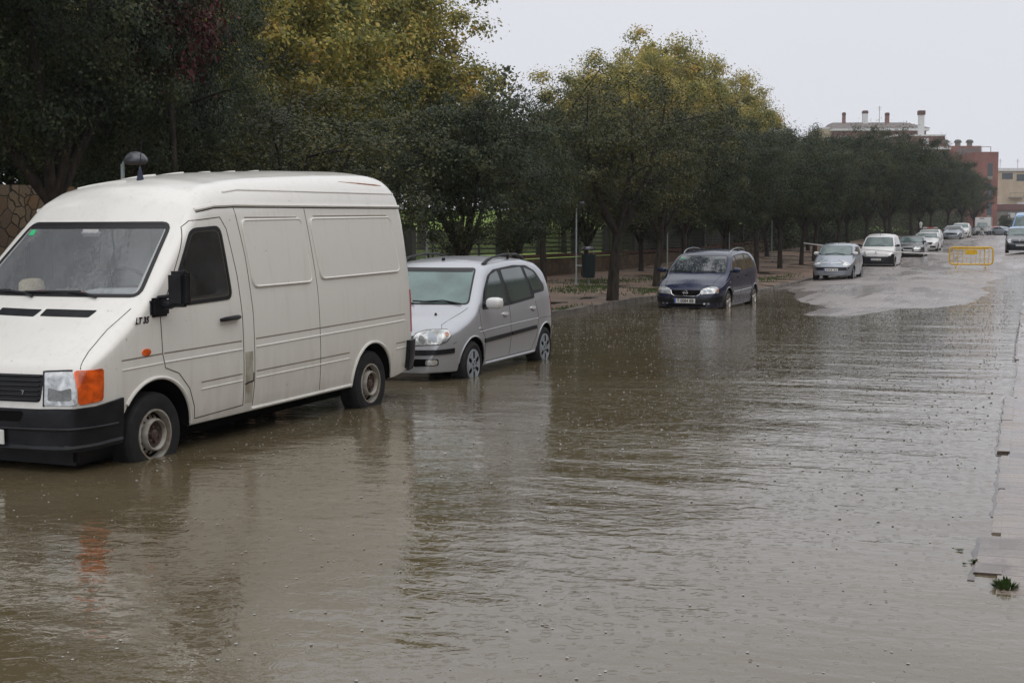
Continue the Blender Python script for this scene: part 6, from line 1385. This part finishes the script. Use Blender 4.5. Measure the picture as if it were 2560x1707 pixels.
def small_car(name, sp, paint_, x, y, z, yaw, label, glass='g_far', res=0.55, light=None, bumper=None, grille=None, plate_z=0.40, mirror_mat=None, win=None, style='alloy', rails=False):
    V = Vehicle(name, sp, M[paint_], (x, y, z), R_(yaw), 0, res=res); tag(V.root, label, 'car' if 'van' not in name else 'van')
    fo, wb, L = sp['fo'], sp['wb'], V.L; cowl = sp['_c']; wst = sp['_w']; rr = sp['_r']
    V.arches(sp['wr']+0.05, dy=0.22)
    zb, zt = cowl[1]+0.02, wst[1]-0.04
    yb, yt = V.width(cowl[0], zb)-0.10, V.width(wst[0], zt)-0.085
    wp = rounded([(-yb, zb), (yb, zb), (yt, zt), (-yt, zt)], 0.06)
    w = V.patch('windshield', wp, 'F', M[glass], off=0.005, res=0.12); V.line('windshield_seal', wp, 'F', 0.022, M['seal'], off=0.006, closed=True, parent=w, res=0.12)
    V.line('wiper', [(-0.4, zb+0.02), (0.0, zb+0.06), (0.35, zb+0.015)], 'F', 0.010, M['plastic'], off=0.015, bead=True, res=0.1)
    be = V.belt(2.0)+0.03; zr = min(rr[1], wst[1])-0.07; a0 = cowl[0]+0.20; a1 = wst[0]+0.08; e0 = rr[0]-0.02; e1 = sp['_g'][0]-0.30
    mid = (a0+e0)/2+0.1
    for vw in 'LR':
        V.patch('side_window', rounded([(a0, be), (mid-0.05, be+0.01), (mid-0.08, zr), (a1+0.05, zr)], 0.05), vw, M['g_dark'], off=0.005, res=0.12)
        if win != 'van': V.patch('side_window', rounded([(mid+0.04, be+0.01), (e1, be+0.04), (e0-0.05, zr-0.02), (mid+0.01, zr)], 0.05), vw, M['g_dark'], off=0.005, res=0.12)
        V.line('panel_gap', [(a0-0.1, be-0.04), (a0-0.08, 0.35), (mid, 0.30), (mid, be)], vw, 0.008, M['seam'], res=0.12)
        V.patch('tail_light', [(L-0.22, 0.75), (L-0.10, 0.75), (L-0.14, 0.95), (L-0.24, 0.95)], vw, M['redlens'], off=0.008, res=0.05)
    V.patch('rear_window', rounded([(-0.5, zb+0.03), (0.5, zb+0.03), (0.45, zt-0.02), (-0.45, zt-0.02)], 0.05), 'B', M['g_dark'], off=0.005, res=0.12)
    for sg in (1, -1):
        f = (lambda q: q) if sg > 0 else mir
        h_ = V.patch('headlight', f(rounded(light, 0.03)), 'W', M['lens'], off=0.008, res=0.05); V.line('headlight_trim', f(light), 'W', 0.01, M['seal'], off=0.006, closed=True, parent=h_, res=0.08)
    if bumper: V.patch('front_bumper', bumper, 'W', M['plastic'], off=0.012, res=0.08, skirt=0.03)
    if grille: V.patch('grille', rounded(grille, 0.03), 'F', M['plastic'], off=0.009, res=0.08)
    V.plate(0, plate_z, smudge=True).location = (0.012, 0, 0)
    V.mirror_part(a0+0.05, be+0.06, w=0.19, h=0.13, d=0.14, mat=M[mirror_mat] if mirror_mat else None)
    V.wheels(style, w=0.18, inset=0.03)
    MB().tube([V.hit('T', wst[0]+0.2, 0)[0], V.hit('T', wst[0]+0.2, 0)[0]+Vector((-0.12, 0, 0.12))], 0.008, n=5).build('aerial_rod', M['plastic'], V.root)
    if rails:
        for sg in (1, -1):
            RL = [V.hit('T', u, sg*0.58)[0]+Vector((0, 0, h)) for u, h in ((wst[0]+0.2, 0), (wst[0]+0.35, 0.06), (rr[0]-0.25, 0.06), (rr[0]-0.1, 0))]
            MB().tube(RL, 0.02, n=6).build('roof_rail', M['alloy'], V.root)
    return V
def S(L, W, H, fo, wb, wr, nose, cowl, wst, rr, rg, **k):
    d = spec(L, W, H, fo, wb, wr, nose, cowl, wst, rr, rg, **k); d['_c'] = cowl; d['_w'] = wst; d['_r'] = rr; d['_g'] = rg; return d
hx = lambda v, ax, ay: v
v = small_car('hatchback', S(3.75, 0.775, 1.47, 0.74, 2.42, 0.29, 0.70, (0.98, 0.98), (1.72, 1.38), (3.25, 1.40), (3.65, 0.95)), 'silver2', -6.93, 53.2, 0.02, -90.6, 'small silver hatchback with chevron badge, parked at the dry edge of the flood', glass='g_far',
  light=[(0.70, 0.60), (1.15, 0.62), (1.16, 0.78), (1.02, 0.82), (0.85, 0.72)], grille=[(-0.58, 0.43), (0.58, 0.43), (0.66, 0.55), (-0.66, 0.55)], plate_z=0.45, mirror_mat='white', style='cap')
gx = v.hit('F', 0, 0.70)[0].x+0.012; MB().tube([(gx-0.03, -0.36, 0.715), (gx, -0.08, 0.69), (gx, 0, 0.73), (gx, 0.08, 0.69), (gx-0.03, 0.36, 0.715)], 0.011, n=5).tube([(gx, -0.07, 0.65), (gx, 0, 0.69), (gx, 0.07, 0.65)], 0.014, n=5).build('emblem', M['chrome'], v.root)
for q in ([(-0.05, 0.36), (0.05, 0.36), (0.05, 0.41), (-0.05, 0.41)],): pass
v = small_car('delivery_van', S(4.21, 0.915, 1.86, 0.83, 2.70, 0.31, 0.90, (0.95, 1.16), (1.58, 1.70), (3.95, 1.80), (4.10, 1.2), hood2=(0.6, 1.06)), 'white', -7.32, 73.4, 0.02, -91.0, 'white compact delivery van with black bumper behind the small silver hatchback', glass='g_far',
  light=[(0.76, 0.70), (1.02, 0.68), (1.14, 0.82), (1.12, 0.93), (0.95, 0.90)], bumper=[(-1.45, 0.27), (1.45, 0.27), (1.45, 0.78), (1.15, 0.80), (0.85, 0.66), (-0.85, 0.66), (-1.15, 0.80), (-1.45, 0.78)], plate_z=0.52, mirror_mat='plastic', win='van')
gx = v.hit('F', 0, 0.83)[0].x+0.02; MB().tube([(gx, 0.07*q, 0.83+0.09*p) for q, p in ((0, 1), (0.8, 0), (0, -1), (-0.8, 0), (0, 1))], 0.014, n=5, caps=False).build('emblem', M['chrome'], v.root)
v = small_car('saloon_car', S(4.82, 0.91, 1.47, 0.84, 2.85, 0.32, 0.74, (1.32, 1.0), (2.10, 1.38), (3.35, 1.36), (4.0, 1.05), hood2=(0.8, 0.90), boot=(4.6, 1.02)), 'black', -6.99, 89.2, 0.33, -91.0, 'black saloon car with chrome framed grille and round headlamps behind the white delivery van', glass='g_far',
  light=[(0.60, 0.58), (0.72, 0.56), (1.12, 0.60), (1.12, 0.74), (0.80, 0.74), (0.62, 0.68)], plate_z=0.40)
gx = v.hit('F', 0, 0.62)[0].x+0.03; MB().tube([(gx, y_, z_) for y_, z_ in ((-0.33, 0.72), (0.33, 0.72), (0.26, 0.53), (-0.26, 0.53), (-0.33, 0.72))], 0.018, n=6, caps=False).build('grille_trim', M['chrome'], v.root)
MB().box((gx-0.01, 0, 0.625), (0.02, 0.54, 0.15)).build('grille', M['grey'], v.root); v.line('bumper_trim', [(0.6, 0.50), (1.2, 0.51)], 'W', 0.014, M['chrome'], off=0.006, bead=True); v.line('bumper_trim', [(-0.6, 0.50), (-1.2, 0.51)], 'W', 0.014, M['chrome'], off=0.006, bead=True)
v = small_car('hatchback', S(4.3, 0.90, 1.47, 0.88, 2.62, 0.31, 0.76, (1.15, 1.0), (1.9, 1.38), (3.5, 1.38), (4.05, 1.0)), 'white', -7.0, 104.5, 0.60, -91.0, 'white hatchback with black grille half hidden behind the black saloon', light=[(0.75, 0.60), (1.14, 0.64), (1.13, 0.76), (0.80, 0.70)],
  grille=[(-0.45, 0.52), (0.45, 0.52), (0.55, 0.68), (-0.55, 0.68)], plate_z=0.42)
v.patch('lower_intake', [(0.55, 0.30), (1.1, 0.30), (1.05, 0.43), (0.55, 0.43)], 'W', M['plastic'], off=0.012, res=0.08)
v = small_car('estate_car', S(4.6, 0.91, 1.60, 0.9, 2.70, 0.32, 0.80, (1.15, 1.05), (1.9, 1.50), (3.9, 1.52), (4.4, 1.1)), 'white', -7.35, 112.5, 0.72, -91.0, 'white estate car with red and white roof bar behind the white hatchback', light=[(0.75, 0.60), (1.14, 0.64), (1.13, 0.76), (0.80, 0.70)], grille=[(-0.45, 0.5), (0.45, 0.5), (0.5, 0.68), (-0.5, 0.68)], plate_z=0.42, rails=True)
rbx = MB().box((v.fo-2.4, 0, 1.68), (0.25, 1.15, 0.10), bev=0.03).build('roof_bar', M['trim'], v.root); MB().box((v.fo-2.265, 0, 1.69), (0.03, 0.5, 0.08), bev=0.01).build('roof_light', M['red'], rbx)
v = small_car('saloon_car', S(4.5, 0.90, 1.48, 0.85, 2.65, 0.31, 0.76, (1.2, 1.0), (1.95, 1.38), (3.4, 1.36), (4.0, 1.05), boot=(4.4, 1.0)), 'silver2', -7.1, 143.4, 1.36, -92.5, 'silver car with dark reflecting windshield in the shade of the far trees', glass='g_dark', light=[(0.75, 0.58), (1.16, 0.62), (1.16, 0.80), (0.85, 0.72)], grille=[(-0.5, 0.52), (0.5, 0.52), (0.55, 0.66), (-0.55, 0.66)], plate_z=0.40)
v = small_car('suv_car', S(4.4, 0.92, 1.66, 0.88, 2.64, 0.34, 0.92, (1.1, 1.12), (1.75, 1.54), (3.7, 1.55), (4.2, 1.15)), 'white', -6.75, 152.5, 1.50, -92, 'white sport utility car behind the far silver car', light=[(0.70, 0.74), (1.14, 0.78), (1.13, 0.90), (0.80, 0.86)], grille=[(-0.5, 0.70), (0.5, 0.70), (0.55, 0.80), (-0.55, 0.80)], plate_z=0.48)
v.patch('fog_recess', [(0.80, 0.42), (1.0, 0.42), (1.05, 0.60), (0.85, 0.60)], 'W', M['plastic'], off=0.012, res=0.08)
# white lorry: cab and box
v = small_car('delivery_lorry_van', S(3.0, 0.98, 2.15, 0.7, 2.0, 0.36, 0.98, (0.45, 1.22), (0.95, 2.02), (1.9, 2.12), (2.6, 1.9), kf=0.06, bot=0.35), 'white', -6.55, 219.0, 1.79, -92, 'white box lorry with grey green windshield at the far end of the street', light=[(0.85, 0.62), (1.1, 0.62), (1.1, 0.80), (0.85, 0.80)], bumper=[(-1.4, 0.36), (1.4, 0.36), (1.4, 0.6), (-1.4, 0.6)], plate_z=0.48, mirror_mat='plastic', win='van', style='cap')
v.root.name = 'box_lorry'; v.root['category'] = 'lorry'
MB().box((v.fo-4.2, 0, 1.75), (4.2, 2.25, 2.05), bev=0.04).build('cargo_box', M['white'], v.root); MB().box((v.fo-2.095, -0.15, 2.62), (0.02, 0.7, 0.14)).build('box_vent', M['lensdark'], v.root)
for sg in (1, -1): MB().lathe([(0.36, -0.1), (0.36, 0.1), (0.2, 0.11), (0, 0.11)], c=(v.fo-5.0, sg*0.95, 0.36), n=20).lathe([(0.36, -0.1), (0, -0.1)], c=(v.fo-5.0, sg*0.95, 0.36), n=20).build('wheel', M['rubber'], v.root, True, 0.5)
def motorcycle(x, y, z, yaw, label, col):
    r = empty('parked_motorcycle', (x, y, z), (0, 0.0, R_(yaw))); tag(r, label, 'motorcycle', 'motorcycles parked before the lorry')
    for cx, nm in ((0, 0), (-1.3, 0)):
        w = MB(); w.tube([(cx+0.25*math.cos(t*math.pi/12), 0, 0.29+0.25*math.sin(t*math.pi/12)) for t in range(25)], 0.05, n=8, caps=False); w.build('wheel', M['rubber'], r); MB().lathe([(0.2, -0.03), (0.2, 0.03), (0, 0.03)], c=(cx, 0, 0.29), n=16).build('rim', M['alloy'], r)
    MB().tube([(0, 0.09, 0.29), (-0.22, 0.08, 0.95)], 0.025).build('fork', M['alloy'], r); MB().tube([(0, -0.09, 0.29), (-0.22, -0.08, 0.95)], 0.025).build('fork', M['alloy'], r)
    MB().tube([(-0.35, 0.38, 1.08), (-0.25, 0.25, 1.02), (-0.22, 0, 1.0), (-0.25, -0.25, 1.02), (-0.35, -0.38, 1.08)], 0.016).build('handlebar', M['plastic'], r)
    MB().box((-0.12, 0, 0.92), (0.22, 0.34, 0.34), bev=0.08).build('fairing', M[col], r); MB().box((-0.02, 0, 0.90), (0.06, 0.18, 0.14), bev=0.03).build('headlight', M['lens'], r)
    MB().tube([(-0.25, 0, 0.85), (-0.5, 0, 0.92), (-0.75, 0, 0.8)], [0.08, 0.16, 0.1], n=12).build('tank', M[col], r); MB().box((-1.0, 0, 0.80), (0.7, 0.26, 0.12), bev=0.05).build('seat', M['plastic'], r)
    MB().box((-0.6, 0, 0.45), (0.5, 0.30, 0.35), bev=0.06).build('engine', M['lensdark'], r); MB().tube([(-0.22, 0.15, 1.1), (-0.2, 0.30, 1.22)], [0.01, 0.05], n=8).build('mirror', M['plastic'], r); MB().tube([(-0.22, -0.15, 1.1), (-0.2, -0.30, 1.22)], [0.01, 0.05], n=8).build('mirror', M['plastic'], r)
motorcycle(-6.55, 188.5, 1.73, -80, 'left motorcycle of the pair parked in front of the far lorry', 'silver2'); motorcycle(-5.75, 190.0, 1.73, -100, 'right motorcycle of the pair parked in front of the far lorry', 'lensdark')
v = small_car('hatchback', S(3.9, 0.85, 1.5, 0.78, 2.45, 0.3, 0.78, (1.0, 1.0), (1.7, 1.4), (3.2, 1.4), (3.7, 1.0)), 'grey', -5.0, 236.0, 1.80, -75, 'dark grey hatchback crossing at the far junction, just right of the lorry', light=[(0.75, 0.60), (1.14, 0.64), (1.13, 0.76), (0.80, 0.70)], plate_z=0.42)
v = small_car('hatchback', S(3.9, 0.85, 1.5, 0.78, 2.45, 0.3, 0.78, (1.0, 1.0), (1.7, 1.4), (3.2, 1.4), (3.7, 1.0)), 'red', -3.9, 230.0, 1.80, -60, 'red hatchback at the far junction in front of the garage wall', light=[(0.75, 0.60), (1.14, 0.64), (1.13, 0.76), (0.80, 0.70)], plate_z=0.42)
v = small_car('saloon_car', S(4.4, 0.88, 1.45, 0.85, 2.6, 0.31, 0.76, (1.2, 1.0), (1.95, 1.36), (3.4, 1.34), (4.0, 1.05), boot=(4.3, 1.0)), 'silver2', -2.6, 224.0, 1.80, -45, 'pale silver car turned sideways at the far junction', light=[(0.75, 0.58), (1.16, 0.62), (1.16, 0.80), (0.85, 0.72)], plate_z=0.40)
# oncoming side: grey people carrier and light blue lorry cab
v = small_car('people_carrier', S(4.5, 0.92, 1.84, 0.85, 2.75, 0.33, 0.92, (1.0, 1.20), (1.85, 1.70), (3.9, 1.76), (4.3, 1.2), hood2=(0.6, 1.06)), 'grey', -0.50, 97.0, road_z(-0.5, 97)-0.0, -90, 'dark grey people carrier with pale blue sky reflection painted on its roof edge, cut by the right edge', glass='g_far', light=[(0.80, 0.72), (1.10, 0.74), (1.18, 0.92), (1.05, 0.98), (0.9, 0.86)], bumper=[(-1.4, 0.26), (1.4, 0.26), (1.4, 0.52), (0.9, 0.60), (-0.9, 0.60), (-1.4, 0.52)], plate_z=0.56, mirror_mat='plastic')
v.patch('roof_sky_reflection', rounded([(1.93, -0.68), (2.5, -0.68), (2.5, 0.68), (1.93, 0.68)], 0.05), 'T', M['blue'], off=0.006, res=0.12)  # light blue patch paints in the sky's reflection on the roof
v.patch('grille', rounded([(-0.40, 0.70), (0.40, 0.70), (0.45, 0.84), (-0.45, 0.84)], 0.03), 'F', M['plastic'], off=0.008, res=0.08); gx = v.hit('F', 0, 0.80)[0].x+0.02
MB().lathe([(0.07, 0), (0.07, 0.02), (0, 0.03)], c=(gx, 0, 0.88), axis='X', n=16).build('emblem', M['chrome'], v.root)
v = small_car('lorry_van', S(4.6, 1.02, 2.75, 0.8, 2.9, 0.38, 1.15, (0.35, 1.55), (0.75, 2.50), (4.0, 2.7), (4.4, 2.2), kf=0.06, bot=0.4), 'blue', -0.30, 113.0, road_z(-0.3, 113), -90, 'tall light blue lorry cab behind the dark grey people carrier at the right edge', glass='g_far', light=[(0.85, 0.72), (1.1, 0.72), (1.1, 0.90), (0.85, 0.90)], bumper=[(-1.4, 0.42), (1.4, 0.42), (1.4, 0.68), (-1.4, 0.68)], plate_z=0.55, mirror_mat='plastic', win='van')
v.root.name = 'lorry'; v.root['category'] = 'lorry'

# ------------------------------------------------------------------ rain on the water, weeds, litter
def splash_mesh():
    rg = random.Random(3); mb = MB()
    def sp(x, y, s, z=0.0):
        k = rg.random()
        if k < 0.45:   # falling back drop
            a = 0.006*s; h = rg.uniform(0.004, 0.03)*s
            mb.add([(x-a, y, z+h), (x+a, y, z+h), (x, y-a, z+h), (x, y+a, z+h), (x, y, z+h+a*1.4), (x, y, z+h-a)], [(0, 2, 4), (2, 1, 4), (1, 3, 4), (3, 0, 4), (2, 0, 5), (1, 2, 5), (3, 1, 5), (0, 3, 5)])
        else:          # crown ring with a jet
            r0, r1, h = 0.008*s, 0.020*s, rg.uniform(0.008, 0.018)*s; n = 7; vs = []
            for q in range(n): a = 2*math.pi*q/n; vs.append((x+r0*math.cos(a), y+r0*math.sin(a), z-0.001))
            for q in range(n): a = 2*math.pi*q/n; vs.append((x+r1*math.cos(a), y+r1*math.sin(a), z+h*(0.4+0.6*rg.random())))
            mb.add(vs, [(q, (q+1) % n, n+(q+1) % n, n+q) for q in range(n)])
            a = 0.0022*s; hh = rg.uniform(0.012, 0.04)*s
            mb.add([(x-a, y-a, z), (x+a, y-a, z), (x, y+a, z), (x, y, z+hh)], [(0, 1, 3), (1, 2, 3), (2, 0, 3)])
    def ok(x, y): 
        if x < kerb_x(y) or x > -0.25: return False
        if -8.4 < x < -6.35 and (8.0 < y < 13.7 or 14.7 < y < 19 or 32 < y < 36.6): return False
        return not inside((x, y), SHORE)
    n = 0
    while n < 8500:
        y = 4.5+42*rg.random()**0.95; x = rg.uniform(-9.6, -0.3)
        if not ok(x, y): continue
        if vnoise(x*0.7+3, y*0.5) < 0.32 and rg.random() < 0.6: continue
        sp(x, y, rg.uniform(0.35, 0.8)*(0.55 if y < 8 else 0.8 if y < 14 else 1.0)); n += 1
    return mb
M['splash'] = flat('splash_water', (0.44, 0.44, 0.43), rough=0.15, coat=0.5)
o = splash_mesh().build('rain_splashes', M['splash'], None, True, 1.5); tag(o, 'small splashes and drops thrown up by rain on the flood water', 'splashes', None, 'stuff')
M['weed'] = noise_mat('weed_green', [(0.35, (0.03, 0.06, 0.012)), (0.65, (0.09, 0.14, 0.035))], scale=20, rough=0.5)
def weed(name, x, y, z, r, h, n, label, flatz=False, group=None):
    rg = random.Random(int(x*1000+y*10)); mb = MB()
    for k in range(n):
        a = rg.uniform(0, 6.28); rr = r*rg.random()**0.7; hh = h*rg.uniform(0.4, 1)*(1-rr/r*0.5); bx, by = rr*0.5*math.cos(a), rr*0.5*math.sin(a)
        tx, ty = rr*math.cos(a), rr*math.sin(a); w_ = 0.007; pa = a+1.57
        if flatz: hh = 0.008
        mb.add([(bx, by, 0), ((bx+tx)/2+w_*math.cos(pa), (by+ty)/2+w_*math.sin(pa), hh*0.6), (tx, ty, hh), ((bx+tx)/2-w_*math.cos(pa), (by+ty)/2-w_*math.sin(pa), hh*0.6)], [(0, 1, 2, 3)])
    o = mb.build(name, M['weed'], None, True, 2); o.location = (x, y, z); return tag(o, label, 'plant' if not flatz else 'floating leaves', group)
weed('weed_tuft', -0.06, 7.1, -0.01, 0.075, 0.09, 190, 'green weed tuft growing at the drowned kerb at lower right')
weed('floating_sprig', -0.215, 7.62, 0.003, 0.05, 0.02, 46, 'small green sprig floating just left of the drowned kerb')
weed('floating_sprig', -0.27, 7.55, 0.003, 0.022, 0.01, 14, 'tiny darker sprig floating left of the larger floating sprig')
weed('floating_sprig', -0.31, 7.87, 0.003, 0.03, 0.014, 24, 'green sprig floating farthest from the kerb at lower right')
def debris():
    rg = random.Random(21); mb = MB()
    for k in range(70):
        y = rg.uniform(5, 30); x = rg.uniform(-6.0, -0.4) if rg.random() < 0.5 else rg.uniform(-1.6, -0.3); s_ = rg.uniform(0.008, 0.02); a = rg.uniform(0, 6.28)
        q = [(1, 0), (0.1, 0.5), (-1, 0), (0.1, -0.5)]
        mb.add([(x+s_*(p*math.cos(a)-r_*math.sin(a)), y+s_*(p*math.sin(a)+r_*math.cos(a)), 0.004+0.002*(i % 2)) for i, (p, r_) in enumerate(q)], [(0, 1, 2, 3)])
    return mb
tag(debris().build('floating_debris', flat('dead_leaf', (0.10, 0.055, 0.03), rough=0.5, var=0.4), None, False), 'scattered dead leaves and bits floating on the flood water', 'debris', None, 'stuff')
def ground_weeds():
    rg = random.Random(9); mb = MB()
    for (cx, cy, rx, ry, n) in ((-12.4, 39.0, 1.0, 2.2, 900), (-13.6, 44.5, 1.2, 2.5, 800), (-10.3, 39.5, 0.5, 2.5, 600), (-12.6, 50, 1.2, 4, 900), (-9.9, 29.5, 0.2, 1.4, 160), (-9.2, 52, 0.6, 6, 500)):
        for k in range(n):
            x = rg.gauss(cx, rx*0.5); y = rg.gauss(cy, ry*0.5)
            if x > kerb_x(y)-0.2: continue
            z = pave_z(x, y); a = rg.uniform(0, 6.28); l = rg.uniform(0.03, 0.09); dx, dy = math.cos(a)*0.02, math.sin(a)*0.02
            mb.add([(x-dx, y-dy, z-0.01), (x+dx, y+dy, z-0.01), (x+dy*1.5, y+dx, z+l)], [(0, 1, 2)])
    return mb
tag(ground_weeds().build('pavement_weeds', M['weed'], None, False), 'low weeds growing through the sandy pavement', 'weeds', None, 'stuff')

# ------------------------------------------------------------------ rain haze
hz = MB().box((-40, 185, 19), (320, 434, 42)).build('haze', bpy.data.materials.new('rain_haze'), None, False)
hm = hz.data.materials[0]; hm.use_nodes = True; hm.node_tree.nodes.clear()
ho = hm.node_tree.nodes.new('ShaderNodeOutputMaterial'); hv = hm.node_tree.nodes.new('ShaderNodeVolumePrincipled')
hv.inputs['Color'].default_value = (0.93, 0.95, 1.0, 1); hv.inputs['Density'].default_value = 0.00035; hv.inputs['Anisotropy'].default_value = 0.2
hm.node_tree.links.new(hv.outputs[0], ho.inputs['Volume']); tag(hz, 'thin rain haze paling the far end of the street', 'haze', None, 'stuff')
scn.cycles.volume_bounces = 0; scn.cycles.volume_step_rate = 4
